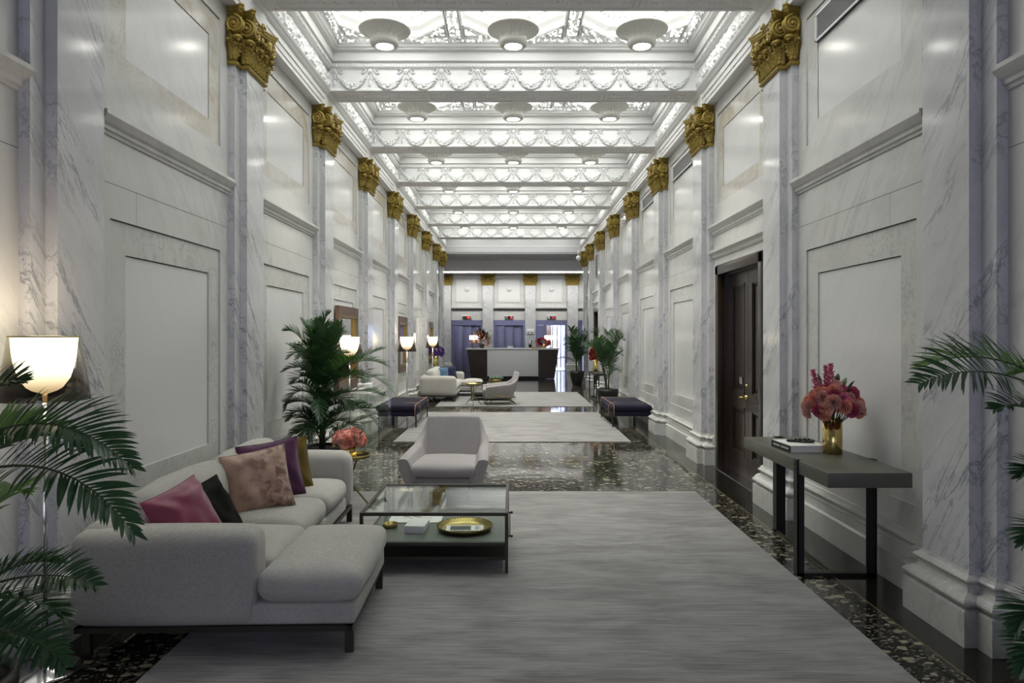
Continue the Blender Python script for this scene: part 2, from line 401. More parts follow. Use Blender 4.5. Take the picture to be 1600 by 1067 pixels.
PROJ_PATH = [(-.32,0),(-.32,.06),(-.205,.06),(-.205,.125),(.205,.125),(.205,.06),(.32,.06),(.32,0)]
def sweep_path(mb, s, yc, levels, mi=0, sm=False, path=PROJ_PATH, wallx=XW, lobby=False, capb=True, capt=True):
    """levels: list of (offset, z); path u along y, v out of the wall towards the room"""
    V = []; n = len(path)
    for d, z in levels:
        for i, (u, v) in enumerate(path):
            uu = u + (d if u > 0 else -d); vv = v if v == 0 else v+d
            if lobby: V.append((yc+uu, wallx-vv, z))
            else: V.append((s*(wallx-vv), yc+uu, z))
    Fc = []
    for i in range(len(levels)-1):
        for k in range(n-1):
            q = (i*n+k, i*n+k+1, (i+1)*n+k+1, (i+1)*n+k)
            Fc.append(q)
    if capt: Fc.append(tuple((len(levels)-1)*n+k for k in range(n)))
    if capb: Fc.append(tuple(range(n)))
    mb.add(V, Fc, mi, sm)
def arc(d0, z0, d1, z1, bulge, n=6):
    out = []
    for i in range(n+1):
        t = i/n; out.append((d0+(d1-d0)*t+bulge*math.sin(PI*t), z0+(z1-z0)*t))
    return out
BASE_PROF = ([(.075,.19),(.062,.192)] + arc(.05,.195,.05,.265,.03) + [(.03,.27)] + arc(.03,.27,.022,.31,-.008,4) + [(.028,.312)] + arc(.022,.315,.02,.352,.018) + [(.008,.356),(.004,.372),(0,.372)])
SMOOTHB = True
def wall(s, side, doors=()):
    mb = MB(); X0 = s*XW
    def rect(y0, y1, z0, z1, dx, mi):
        x = s*(XW+dx); q = [(x,y0,z0),(x,y1,z0),(x,y1,z1),(x,y0,z1)]
        mb.add(q, [(0,1,2,3)], mi)
    def ring(yo0, yo1, zo0, zo1, yi0, yi1, zi0, zi1, dx, mi):
        rect(yo0, yi0, zo0, zo1, dx, mi); rect(yi1, yo1, zo0, zo1, dx, mi)
        rect(yi0, yi1, zo0, zi0, dx, mi); rect(yi0, yi1, zi1, zo1, dx, mi)
    def reveal(y0, y1, z0, z1, d0, d1, mi):
        a, b = s*(XW+d0), s*(XW+d1)
        for (p, q) in (((y0,z0),(y1,z0)),((y1,z0),(y1,z1)),((y1,z1),(y0,z1)),((y0,z1),(y0,z0))):
            mb.add([(a,p[0],p[1]),(a,q[0],q[1]),(b,q[0],q[1]),(b,p[0],p[1])], [(0,1,2,3)], mi)
    ks = list(range(-3, 8))
    rect(YB, pc(-3), 0, 4.7, 0, 0)
    for k in ks:
        y0, y1 = pc(k), pc(k+1)
        if k == 7: y1 = YE
        cy = (y0+y1)/2; hw = (y1-y0)/2
        ho = hw-.48; hi = ho-.195
        if k == 7: ho, hi = hw-.42, hw-.55
        pz0, pz1 = .55, 2.37
        if k in doors:
            dh = .80; dt = 2.49
            rect(y0, cy-dh, 0, 2.59, 0, 0); rect(cy+dh, y1, 0, 2.59, 0, 0); rect(cy-dh, cy+dh, dt, 2.59, 0, 0)
            reveal(cy-dh, cy+dh, 0, dt, 0, .30, 0)
            for (a, b) in ((-1, 1),):
                prof = [(0,2.60),(.02,2.61),(.03,2.64),(.06,2.67),(.06,2.70),(0,2.705)]
                V = [(s*(XW-d), yy, z) for yy in (y0+.3, y1-.3) for d, z in prof]; n = len(prof)
                mb.add(V, [(i, i+1, n+i+1, n+i) for i in range(n-1)], 0, False)
            mb.box(min(s*(XW-.012), s*XW), max(s*(XW-.012), s*XW), cy+dh, cy+dh+.1, .0, 2.54, 0)
            mb.box(min(s*(XW-.012), s*XW), max(s*(XW-.012), s*XW), cy-dh-.1, cy-dh, .0, 2.54, 0)
            mb.box(min(s*(XW-.012), s*XW), max(s*(XW-.012), s*XW), cy-dh, cy+dh, 2.49, 2.54, 0)
        else:
            ring(y0, y1, 0, 2.59, cy-ho, cy+ho, pz0, pz1, 0, 0)
            reveal(cy-ho, cy+ho, pz0, pz1, 0, .014, 0)
            ring(cy-ho, cy+ho, pz0, pz1, cy-hi, cy+hi, .72, 2.157, .014, 1)
            reveal(cy-hi, cy+hi, .72, 2.157, .014, .026, 1)
            rect(cy-hi, cy+hi, .72, 2.157, .026, 2)
            rect(cy-ho, cy+ho, pz1-.007, pz1, .0135, 4)  # painted shadow line under the top edge of the recess
            rect(cy-hi, cy+hi, 2.150, 2.157, .0255, 4)  # same shade strip for the inner panel
        # joint above the lower panel and the rail
        rect(y0, y1, 2.588, 2.592, -.0006, 4)
        rect(y0, y1, 2.59, 3.27, 0, 0)
        # rail mould
        prof = [(0,2.885),(.012,2.885),(.016,2.905),(.03,2.91),(.034,2.93),(.05,2.945),(.07,2.972),(.078,2.985),(.078,3.01),(0,3.02)]
        ya, yb = y0+.3215, y1-.31
        V = [(s*(XW-d), yy, z) for yy in (ya, yb) for d, z in prof]; n = len(prof)
        mb.add(V, [(i, i+1, n+i+1, n+i) for i in range(n-1)] + [tuple(range(n)), tuple(n+i for i in range(n))], 0, False)
        # upper panel
        uz0, uz1, vz0, vz1 = 3.27, 4.38, 3.45, 4.165
        ring(y0, y1, 3.27, 4.6, cy-ho, cy+ho, uz0+.001, uz1, 0, 0)
        reveal(cy-ho, cy+ho, uz0, uz1, 0, .012, 0)
        ring(cy-ho, cy+ho, uz0, uz1, cy-hi, cy+hi, vz0, vz1, .012, 3 if (s < 0 or k % 2) else 0)
        rect(cy-hi, cy+hi, vz0, vz1, .018, 2); reveal(cy-hi, cy+hi, vz0, vz1, .012, .018, 0); rect(cy-hi, cy+hi, vz1-.006, vz1, .0175, 4); rect(cy+hi-.004, cy+hi, vz0, vz1, .0175, 4)  # dark strips at top and far edge paint in the recess shadow
        rect(cy-ho, cy+ho, uz1-.006, uz1, .0115, 4)  # shadow line painted along the top of the border
        # vertical slab joints behind the pilasters' edges
        rect(cy-ho+.3, cy-ho+.3025, 2.37, 2.59, -.0006, 4) if k not in doors else None
    # structural backing
    bx = sorted((s*(XW+.32), s*(XW+.6))); mb.box(bx[0], bx[1], YB, YE, -.3, 5.9, 0)
    # return at the end of the corridor into the lobby
    mb.box(min(s*XW, s*XL), max(s*XW, s*XL), YE, YE+.02, 0, 4.6, 0)
    o = mb.build('wall_'+side, [M['field'], M['border'], M['inner'], M['tan'], M['joint_shade']]); tag(o, kind='structure')
    # baseboard between the pilasters
    bb = MB()
    prof = [(.052,0),(.052,.19),(.045,.195),(.035,.205),(.03,.26),(.03,.27)] + [(d+.012, z) for d, z in BASE_PROF[11:]] + [(0,.375)]
    for k in ks:
        y0, y1 = pc(k)+.3, pc(k+1)-.3
        if k == 7: y1 = YE
        segs = [(y0, y1)]
        if k in doors: c_ = (pc(k)+pc(k+1))/2; segs = [(y0, c_-.9), (c_+.9, y1)]
        for a, b in segs:
            V = [(s*(XW-d), yy, z) for yy in (a, b) for d, z in prof]; n = len(prof)
            bb.add(V, [(i, i+1, n+i+1, n+i) for i in range(n-1)] + [tuple(range(n)), tuple(n+i for i in range(n))], 0, False)
    o = bb.build('baseboard_'+side, [M['basem']]); tag(o, kind='structure')
wall(-1, 'left'); wall(1, 'right', doors=(1, 6))

# ------------------------------------------------------------------ pilasters with gilded capitals
def leafshape(mb, X, w_, h, curl, mi=0, lobes=5):
    """acanthus leaf: grows up along +z, curls out along +y; local origin at its foot"""
    rows = 14; cols = 10; P = []
    for i in range(rows+1):
        t = i/rows
        bend = curl*(t**3)*1.25
        zz = h*(t - .32*max(0, t-.72)**1.2*3) ; yy = .008+bend
        wd = w_*.5*(.38+.62*math.sin(PI*min(1, t*1.05)))*(1-.75*max(0, t-.8)/.2*.9)
        wd *= 1.02+.30*abs(math.sin(lobes*PI*t))-.1
        row = []
        for j in range(cols+1):
            u = j/cols*2-1
            ridge = .030*(1-abs(u))**1.2 + .011*math.cos(u*PI*4)*(1-t*.4)
            row.append((u*wd, yy+ridge-.012*u*u+.016*abs(u)*math.sin(lobes*2*PI*t), zz - .02*abs(u)*t))
        P.append(row)
    mb.grid(P, mi, True, X)
    mb.ball((0, .02+curl*.80, h*.80), w_*.17, 8, 5, mi, (1.3,1,.7), X)
    for q in (-1, 1): mb.ball((q*w_*.3, .018+curl*.25, h*.55), w_*.12, 6, 4, mi, (1,1,1.3), X)
def volute(mb, X, r, th, mi=0):
    """spiral scroll in the local xz plane, thickness along y"""
    pts = []; rad = []
    turns = 2.25; n = 46
    for i in range(n+1):
        t = i/n; a = PI/2 - turns*2*PI*t; q = r*(1-t)**.85*.82+.006
        pts.append((q*math.cos(a), 0, q*math.sin(a))); rad.append(r*.17*(1-.45*t))
    for sy in (-1, 1):
        mb.tube([(x, sy*th*.5, z) for x, y, z in pts], rad, 6, mi, X=X)
    mb.lathe([(0.001,-th/2),(r*.86,-th/2),(r*.92,0),(r*.86,th/2),(.001,th/2)], seg=20, X=X @ RX(PI/2), mi=mi)
    for sy in (-1, 1): mb.ball((0, sy*th*.62, 0), r*.2, 8, 5, mi, X=X)
    for k in range(9):
        a = PI*(.25+k/9*1.2); mb.ball((math.cos(a)*r*.98, 0, math.sin(a)*r*.98), r*.10, 6, 4, mi, X=X)
def capital_mesh(flat=False, H=ZC1-ZC0, hwA=.205, prA=.125, hwB=.32, prB=.06, step=True):
    """local: u along x (width), v out of wall along -y ... built with +y = out of the wall, z from 0 to H"""
    mb = MB()
    path = PROJ_PATH if step else [(-hwA,0),(-hwA,prA),(hwA,prA),(hwA,0)]
    def sw(levels, sm=False):
        V = []; n = len(path)
        for d, z in levels:
            for (u, v) in path: V.append((u+(d if u > 0 else -d), (v if v == 0 else v+d), z))
        Fc = [(i*n+k, (i+1)*n+k, (i+1)*n+k+1, i*n+k+1) for i in range(len(levels)-1) for k in range(n-1)]
        mb.add(V, Fc, 0, sm)
        mb.add(V[:n], [tuple(range(n))], 0); mb.add(V[-n:], [tuple(range(n))], 0)
    sw([(.0,0),(.018,0),(.03,.012),(.03,.024),(.018,.036),(.012,.05),(0,.05)])           # astragal
    sw([(-.03,.04),(-.028,.3),(-.015,.36),(.01,.42),(.03,.44)])                              # bell
    blocks = [(hwA, prA)] + ([(hwB, prB)] if step else [])
    for bi, (hw, pr) in enumerate(blocks):
        e = .098
        # abacus with concave front and sides
        def outline(off):
            pts = []
            pts.append((-hw-.02-off, 0)); 
            n = 6
            for i in range(n+1):      # left side, from wall to the corner
                t = i/n; pts.append((-hw-.03-off-(e-.03)*t**2.2, t*(pr+e*.80+off)))
            for i in range(n*2+1):    # front
                t = i/(n*2); u = -1+2*t
                pts.append(((hw+e+off)*u*.93, pr+.035+off+(e-.030)*abs(u)**2.6))
            for i in range(n+1):
                t = 1-i/n; pts.append((hw+.03+off+(e-.03)*t**2.2, t*(pr+e*.80+off)))
            pts.append((hw+.02+off, 0))
            return pts
        lv = [(-.03,H-.075),(-.012,H-.06),(-.008,H-.045),(.0,H-.04),(.004,H-.018),(.012,H-.012),(.012,H-(.0 if bi == 0 else .001))]
        rings = [[(u, max(0, v), z) for u, v in outline(off)] for off, z in lv]
        n = len(rings[0]); V = [p for r_ in rings for p in r_]
        mb.add(V, [(i*n+k, (i+1)*n+k, (i+1)*n+k+1, i*n+k+1) for i in range(len(lv)-1) for k in range(n-1)], 0)
        for r_ in (rings[0], rings[-1]):
            # fan halves keep the concave outline valid
            c = (0, pr*.4, r_[0][2]); mb.add([c]+r_, [(0, k+1, k+2) for k in range(n-1)], 0)
        # corner volutes, facing both ways along the diagonal
        for sg in (-1, 1):
            vr = .086
            volute(mb, Matrix.Translation((sg*(hw+.044), pr+.018, H-.165)) @ RZ(R(90)), vr, .045)
            if bi == 0: volute(mb, Matrix.Translation((sg*(hw-.012), pr+.062, H-.165)) @ (RZ(PI) if sg < 0 else RZ(0)), vr, .045)
            # lobe under the volute (curled leaf head)
            for q in range(2):
                mb.ball((sg*(hw+.038-q*.012), pr+.038-q*.012, H-.275-q*.055), .042-q*.006, 10, 7, 0, (1.1,1.1,.62))
            mb.tube([(sg*(hw-.002), pr-.002, .05), (sg*(hw+.004), pr+.004, H-.36), (sg*(hw+.022), pr+.022, H-.27)], [.014,.013,.02], 7)
        # inner scrolls and centre flower on the front
        if bi == 0:
            for sg in (-1, 1):
                volute(mb, T(sg*.062, pr+.035, H-.15), .042, .03)
                mb.tube([(sg*.11, pr+.015, .22), (sg*.115, pr+.03, H-.2), (sg*.10, pr+.04, H-.12), (sg*.065, pr+.04, H-.105)], [.016,.014,.012,.009], 6)
            for k in range(7):
                a = 2*PI*k/7; mb.ball((.026*math.cos(a), pr+.075, H-.035+.026*math.sin(a)), .019, 7, 5, 0, (1,.6,1))
            mb.ball((0, pr+.088, H-.035), .016, 8, 5)
        # leaves: two rows along the front, the outer block only at its ends
        def put(u, v, ang, w_, h, curl, z=.045):
            leafshape(mb, Matrix.Translation((u, v, z)) @ RZ(ang), w_, h, curl)
        if bi == 0:
            for u in (-.135, 0, .135): put(u, pr+.002, 0, .13, .20, .095)
            for u in (-.07, .07): put(u, pr-.002, 0, .12, .31, .11)
            for u in (-.195, .195): put(u, pr-.003, 0, .09, .30, .09)
        for sg in (-1, 1):
            dep = pr/2 if bi else .095
            put(sg*hw, dep, -sg*PI/2, .085, .20, .075); put(sg*(hw+.0), pr, -sg*PI/4, .085, .20, .08)
            put(sg*hw, dep+.01, -sg*PI/2, .08, .30, .085)
    return mb
cap_src = capital_mesh()
ORD = ['nearest to the camera', 'second from the camera', 'third from the camera', 'fourth from the camera', 'fifth from the camera', 'sixth from the camera', 'seventh from the camera', 'eighth from the camera', 'last before the lift lobby']
capme = cap_src.build('capital', [M['gold']]); KM = capme.data; bpy.data.objects.remove(capme)
def pilaster(s, k, yc=None, label=None):
    yc = pc(k) if yc is None else yc
    t = thing('pilaster', label, 'pilaster', (s*XW, yc, 0), 0, 'marble pilasters with gilded capitals on the '+('left' if s < 0 else 'right')+' wall')
    def loc(mb): mb.v = [(x-s*XW, y-yc, z) for x, y, z in mb.v]; return mb
    m = MB(); sweep_path(m, s, yc, [(0,.372),(0,ZC0+.02)]); loc(m).build('shaft', [M['shaft']], t)
    m = MB(); sweep_path(m, s, yc, BASE_PROF, 0, False); loc(m).build('moulded_base', [M['basem']], t)
    m = MB(); sweep_path(m, s, yc, [(.075,0),(.075,.186),(.07,.192)]); loc(m).build('plinth', [M['basem']], t)
    o = bpy.data.objects.new('capital', KM); COL.objects.link(o); o.parent = t; o['label'] = 'gilded composite capital'
    o.location = (0, 0, ZC0); o.rotation_euler = (0, 0, R(-90) if s > 0 else R(90))
    if s > 0: o.rotation_euler = (0, 0, R(90))
    else: o.rotation_euler = (0, 0, R(-90))
    return t
for s, sn in ((-1, 'left'), (1, 'right')):
    for k in range(0, 8):
        extra = {(-1,0): ' behind the big sofa arm', (1,0): ' behind the near console and palm', (1,1): ' just before the wooden door', (1,2): ' just beyond the wooden door', (-1,2): ' beside the tall indoor palm', (-1,3): ' beyond the first wall mirror'}.get((s,k), '')
        pilaster(s, k, None, 'grey-veined marble pilaster on the %s wall%s, %s' % (sn, extra, ORD[k]) if not extra else 'grey-veined marble pilaster on the %s wall%s' % (sn, extra))
    pilaster(s, 8, 23.72, 'marble pilaster on the %s wall at the corridor end, last before the lifts' % sn)

# ------------------------------------------------------------------ ceiling: architraves, beams, coffers
SIDEX = 2.36
for s, i in ((-1, 1), (1, 2)):
    m = MB()
    prof = [(XW+.02,4.55),(2.435,4.55),(2.435,4.60),(2.425,4.602),(2.425,4.665),(2.412,4.668),(2.412,4.73),(2.40,4.735),(2.385,4.75),(2.372,4.77),(SIDEX,4.78),(SIDEX,4.80)]
    V = [(s*x, y, z) for y in (YB, YE) for x, z in prof]; n = len(prof)
    m.add(V, [(q, q+1, n+q+1, n+q) for q in range(n-1)] + [tuple(range(n, 2*n))], 0)
    # dies over the capitals
    for k in range(-1, 9):
        yc = pc(k) if k < 8 else 23.72
        xa, xb = sorted((s*2.405, s*2.60))
        m.box(xa, xb, yc-.24, yc+.24, 4.552, 4.742, 0)
        m.box(*sorted((s*2.42, s*2.60)), yc-.33, yc+.33, 4.551, 4.70, 0)
    o = m.build('trim_%d' % i, [M['plaster']]); tag(o, kind='structure')
# festoon relief: rosette, ribbons, garland and drop; local x along the beam, -y towards the viewer, z=0 at the rosette
def festoon():
    m = MB(); r = random.Random(3); W = .46
    m.lathe([(.0,.020),(.014,.018),(.018,.008),(.026,.016),(.034,.012),(.036,0)], seg=16, X=RX(PI/2))
    for sg in (-1, 1):
        pts = [(sg*(.03+.018*i), -.008, .012-.010*i+.016*math.sin(i*1.7)) for i in range(6)]
        m.tube(pts, [.008,.012,.012,.011,.010,.004], 6, flat=.8)
        m.tube([(sg*.05,-.008,.02),(sg*.085,-.01,.035),(sg*.10,-.008,.01),(sg*.07,-.006,-.015)], [.006,.009,.009,.004], 6)
    m.tube([(0,-.006,-.03),(0,-.01,-.10)], [.006,.007], 6)
    m.ball((0,-.006,-.15), .02, 8, 7, sc=(.9,.8,2.4)); m.ball((-.02,-.006,-.10), .012, 6, 4); m.ball((.02,-.006,-.10), .012, 6, 4)
    # garland to the next rosette
    n = 22
    for i in range(n+1):
        t = i/n; x = .02+(W-.04)*t; z = -.19*(1-(2*t-1)**2)**.9 - .01
        q = .010+.020*math.sin(PI*t)**1.2
        for j in range(3):
            m.ball((x+r.uniform(-.006,.006), -.012-r.uniform(0,.5)*q, z+(j-1)*q*.95), q*r.uniform(.55,.8), 6, 4)
    m.ball((W/2,-.035,-.195), .022, 8, 5)
    return m
fest = festoon().build('festoon', [M['plaster']]); FM = fest.data; bpy.data.objects.remove(fest)
def beam(k, yc, idx, fest=True, y0=None, y1=None):
    m = MB(); a, b = (y0 if y0 is not None else yc-.205), (y1 if y1 is not None else yc+.205)
    m.box(-2.6, 2.6, a+.001, b-.001, ZB, 5.75, 0)
    m.box(-2.37, 2.37, a-.012, b+.012, ZB-.001, ZB+.02, 0); 
    # sunk, carved soffit panel rails
    m.box(-2.30, 2.30, a+.03, a+.05, ZB-.012, ZB, 0); m.box(-2.30, 2.30, b-.05, b-.03, ZB-.012, ZB, 0)
    if 0 <= k <= 4:
        r = random.Random(5+k); n = 84
        for i in range(n):
            x = -2.25+4.5*i/(n-1)
            if abs((x+.0) % 1.15) < .09: m.box(x-.02, x+.02, a+.06, b-.06, ZB-.012, ZB, 0)
            else:
                for j in range(2): m.ball((x+r.uniform(-.01,.01), yc+(j-.5)*.11+r.uniform(-.02,.02), ZB), .026, 6, 4, 0, (1,1.3,.45))
    o = m.build('trim_%d' % idx, [M['plaster']]); tag(o, kind='structure')
    if fest:
        for i in range(10):
            f = bpy.data.objects.new('festoon', FM); COL.objects.link(f); f.parent = o
            f.location = (-2.30+.46*i, a-.001, 5.03)
    return o
for k in range(-3, 8): beam(k, pc(k), 5+k+3, fest=(2 <= k <= 7))
# coffer ring: profile (inset, z) swept round the opening, with carved bands
def coffer(y0, y1, deep=True, detail=True):
    m = MB()
    def ringpts(d, z): return [(-SIDEX+d, y0+d, z), (SIDEX-d, y0+d, z), (SIDEX-d, y1-d, z), (-SIDEX+d, y1-d, z)]
    prof = [(0,4.78),(.012,4.80),(0,4.815),(-.03,5.05),(.005,5.055),(.025,5.075),(.03,5.12),(.012,5.125),(.012,5.145),(.055,5.15),(.06,5.245),(.05,5.25),(.05,5.262),(.105,5.27),(.11,5.29),(.135,5.30),(.14,5.325),(.15,5.335),(.15,5.35)]
    V = [p for d, z in prof for p in ringpts(d, z)]
    m.add(V, [(i*4+k, i*4+(k+1)%4, (i+1)*4+(k+1)%4, (i+1)*4+k) for i in range(len(prof)-1) for k in range(4)], 0)
    # dentils
    if detail:
        def dent(d, z0, z1, w_, sp, dep):
            nx = int((2*SIDEX-2*d)/sp)
            for i in range(nx):
                x = -SIDEX+d+sp*(i+.5)
                for yy, q in ((y0+d, 1), (y1-d, -1)):
                    a, b = sorted((yy, yy+q*dep)); m.box(x-w_/2, x+w_/2, a, b, z0, z1)
            ny = int((y1-y0-2*d)/sp)
            for i in range(ny):
                y = y0+d+sp*(i+.5)
                for q in (-1, 1):
                    a, b = sorted((q*(SIDEX-d), q*(SIDEX-d-dep))); m.box(a, b, y-w_/2, y+w_/2, z0, z1)
        dent(.03, 5.078, 5.115, .022, .042, .012)
        dent(.105, 5.272, 5.29, .012, .022, .010)
    # carved floral band, then the plane of the glazing bars
    def relief(u, v, sd):
        p = Vector((u*11, v*11, sd)); a = abs(noise.noise(p)); b = abs(noise.noise(p*2.3+Vector((5,1,2))))
        return .045*max(0, 1-a*3.2) + .02*max(0, 1-b*3)
    def band(p0, p1, wv, n, mcols, sd):
        P0_, P1_, W_ = Vector(p0), Vector(p1), Vector(wv); rows = []
        ln = (P1_-P0_).length
        for i in range(n+1):
            row = []
            for j in range(mcols+1):
                q = P0_.lerp(P1_, i/n) + W_*(j/mcols); e = min(j, mcols-j); h = relief(i/n*ln, j/mcols*W_.length, sd) if e > 0 else 0
                row.append((q.x, q.y, q.z-h))
            rows.append(row)
        pierced(rows)
        b0, b1 = P0_+Vector((0,0,.03)), P1_+Vector((0,0,.03)); m.add([b0, b1, b1+W_, b0+W_], [(0,1,2,3)], 2)  # added glowing sheet behind the holes of the band
    def pierced(rows):
        for i in range(len(rows)-1):
            for j in range(len(rows[0])-1):
                q = (rows[i][j], rows[i+1][j], rows[i+1][j+1], rows[i][j+1]); dep = q[0][2]*4-0
                if 0 < j < len(rows[0])-2 and noise.noise(Vector((q[0][0]*23+q[2][0], q[0][1]*23+q[2][1], 1.7))) > .02: continue
                m.add(q, [(0,1,2,3)], 0)
    zf = 5.375; d0, d1 = .15, .27; q = 22 if detail else 10
    ix, iy0, iy1 = SIDEX-d1, y0+d1, y1-d1
    q = 34 if detail else 12; nX = int(4.5*q); nY = int((y1-y0)*q)
    band((-SIDEX+d0, y0+d0, zf), (SIDEX-d0, y0+d0, zf), (0, d1-d0, 0), nX, 6, 1)
    band((-SIDEX+d0, y1-d1, zf), (SIDEX-d0, y1-d1, zf), (0, d1-d0, 0), nX, 6, 2)
    for sg in (-1, 1):
        xa = -SIDEX+d0 if sg < 0 else SIDEX-d1
        band((xa, y0+d0, zf), (xa, y1-d0, zf), (d1-d0, 0, 0), nY, 6, 3+sg)
        # carved frieze on the long side walls (leans out of the wall)
        rows = []; nn = int((y1-y0)*30)
        for i in range(nn+1):
            y = y0+(y1-y0)*i/nn; row = []
            for j in range(9):
                t = j/8; z = 4.82+.225*t; hh = .03*max(0, 1-3*abs(noise.noise(Vector((y*13, z*13, sg)))))*(1 if 0 < j < 8 else 0) + .012*max(0, math.sin(y*26))*math.sin(PI*t)
                row.append((sg*(SIDEX+.004*1+.03*t-hh), y, z))
            rows.append(row)
        m.grid(rows, 0, False)
        # strip between the lights
        xs = sg*.72
        band((xs-.085, iy0, zf-.004), (xs-.085, iy1, zf-.004), (.17, 0, 0), nY, 8, 7+sg)
        for e in (-.10, .085): m.box(xs+e, xs+e+.015, iy0, iy1, zf-.03, zf+.03)
    # three octagonal wells
    for (xa, xb) in ((-ix, -.82), (-.62, .62), (.82, ix)):
        cx, hx = (xa+xb)/2, (xb-xa)/2; cy, hy = (iy0+iy1)/2, (iy1-iy0)/2
        if hy < .35: hy = max(hy, .2)
        c = min(.34, hy*.5)
        def octo(k, z, kk=1): return [(cx+a*hx*k, cy+b*hy*k, z) for a, b in ((-1,-1+c/hy),(-1,1-c/hy),(-1+c/hx,1),(1-c/hx,1),(1,1-c/hy),(1,-1+c/hy),(1-c/hx,-1),(-1+c/hx,-1))]
        for (sa, sb) in ((-1,-1),(-1,1),(1,1),(1,-1)):        # carved corner spandrels
            A = Vector((cx+sa*hx, cy+sb*hy, zf)); B = A+Vector((-sa*c, 0, 0)); C_ = A+Vector((0, -sb*c, 0)); g = 12; V = []; ids = {}
            for i in range(g+1):
                for j in range(g+1-i):
                    p = A+(B-A)*(i/g)+(C_-A)*(j/g); e = 0 < i and 0 < j and i+j < g
                    if e: p.z -= relief(p.x, p.y, 9)*.8
                    ids[i, j] = len(V); V.append(p)
            Fc = []
            for i in range(g):
                for j in range(g-i):
                    if 0 < i and 0 < j and i+j < g-2 and noise.noise(Vector((A.x+i*1.3+sa, A.y+j*1.3+sb, .3))) > .0: continue
                    Fc.append((ids[i,j], ids[i+1,j], ids[i,j+1]))
                    if i+j < g-1: Fc.append((ids[i+1,j], ids[i+1,j+1], ids[i,j+1]))
            m.add(V, Fc, 0); up_ = Vector((0,0,.03)); m.add([A+up_, B+up_, C_+up_], [(0,1,2)], 2)  # carved spandrel, with an added glowing sheet above it
            m.tube([B, C_], .014, 4)
        lv = [octo(1, zf-.02), octo(1, zf+.06), octo(.93, zf+.09), octo(.80, zf+.26), octo(.78, zf+.26)]
        V = [p for r_ in lv for p in r_]
        m.add(V, [(i*8+k, i*8+(k+1)%8, (i+1)*8+(k+1)%8, (i+1)*8+k) for i in range(4) for k in range(8)], 0)
        m.add(octo(.80, zf+.262), [tuple(range(8))], 1)
        if detail:
            o8 = octo(.84, zf+.19)
            for k in range(8):
                p, q_ = Vector(o8[k]), Vector(o8[(k+1)%8]); nn = max(2, int((p-q_).length/.07))
                for i in range(nn):
                    r_ = p.lerp(q_, (i+.5)/nn); m.box(r_.x-.014, r_.x+.014, r_.y-.014, r_.y+.014, r_.z-.02, r_.z+.035)
    return m
ceil = bpy.data.objects.new('ceiling', None); COL.objects.link(ceil); tag(ceil, kind='structure')
cs = coffer(-1.085, 1.085).build('coffer', [M['plaster'], M['laylight'], M['band_glow']], ceil, loc=(0, (pc(1)+pc(2))/2, 0))
for k in range(-3, 7):
    if k == 1: continue
    c = cs.copy(); COL.objects.link(c); c.location = (0, (pc(k)+pc(k+1))/2, 0); c.parent = ceil
    if k < 0:
        me = bpy.data.meshes.get('coffer_unlit')
        if not me: me = cs.data.copy(); me.name = 'coffer_unlit'; me.materials[1] = M['plasterdk']; me.materials[2] = M['plasterdk']
        c.data = me
e0, e1 = pc(7)+.205, 24.1
coffer(e0, e1, detail=False).build('coffer', [M['plaster'], M['laylight'], M['band_glow']], ceil)
m = MB(); m.box(-3.2, 3.2, YB-.3, YE, 5.7, 5.9); m.build('upper_slab', [M['plaster']], ceil)
# lobby: downstand beam, low ceiling greyed as shade, cove slot
m = MB()
m.box(-XL, XL, 24.1, 24.3, 4.60, 5.8, 0)
zl = 4.55
m.box(-XL, XL, 24.12, 30.6, zl+.0, zl+.2, 0)
m.box(-XL, XL, 24.3, 24.36, zl-.02, zl, 0); m.box(-XL, XL, 25.9, 25.96, zl-.03, zl, 0)
r = random.Random(2)
for i in range(120):
    x = -4+8*i/119
    for j in range(3): m.ball((x, 24.55+.5*j, zl), .10, 6, 4, 0, (.4,1.5,.28))
m.box(-XL, XL, 31.3, YF+.5, zl+.0, zl+.2, 0)
m.box(-XL, XL, 30.6, 31.3, zl+.16, zl+.2, 1)
m.build('lobby_ceiling', [M['lobbyceil'], M['slot']], ceil)
# ------------------------------------------------------------------ back wall with cool entrance glazing, lobby shell
m = MB()
m.box(-2.9, 2.9, YB-.3, YB-.05, 0, .4, 0); m.box(-2.9, 2.9, YB-.3, YB-.05, 3.5, 5.8, 0)
for s in (-1, 1): m.box(*sorted((s*1.9, s*2.9)), YB-.3, YB-.05, .4, 3.5, 0)
tag(m.build('wall_back', [M['field']]), kind='structure')
m = MB(); m.box(-1.9, 1.9, YB-.22, YB-.2, .4, 3.5, 0); wn = m.build('window_1', [M['entry']]); tag(wn, kind='structure')
m = MB()
for x in (-1.9, -.65, .60, 1.85): m.box(x, x+.05, YB-.2, YB-.1, .4, 3.5, 0)
m.box(-1.9, 1.9, YB-.2, YB-.1, 2.5, 2.56, 0); m.build('window_frame', [M['bronze']], wn)
m = MB()
for s in (-1, 1):
    m.box(*sorted((s*XL, s*(XL+.2))), YE, YF+2, 0, 5.8, 0)
tag(m.build('wall_lobby_sides', [M['field']]), kind='structure')
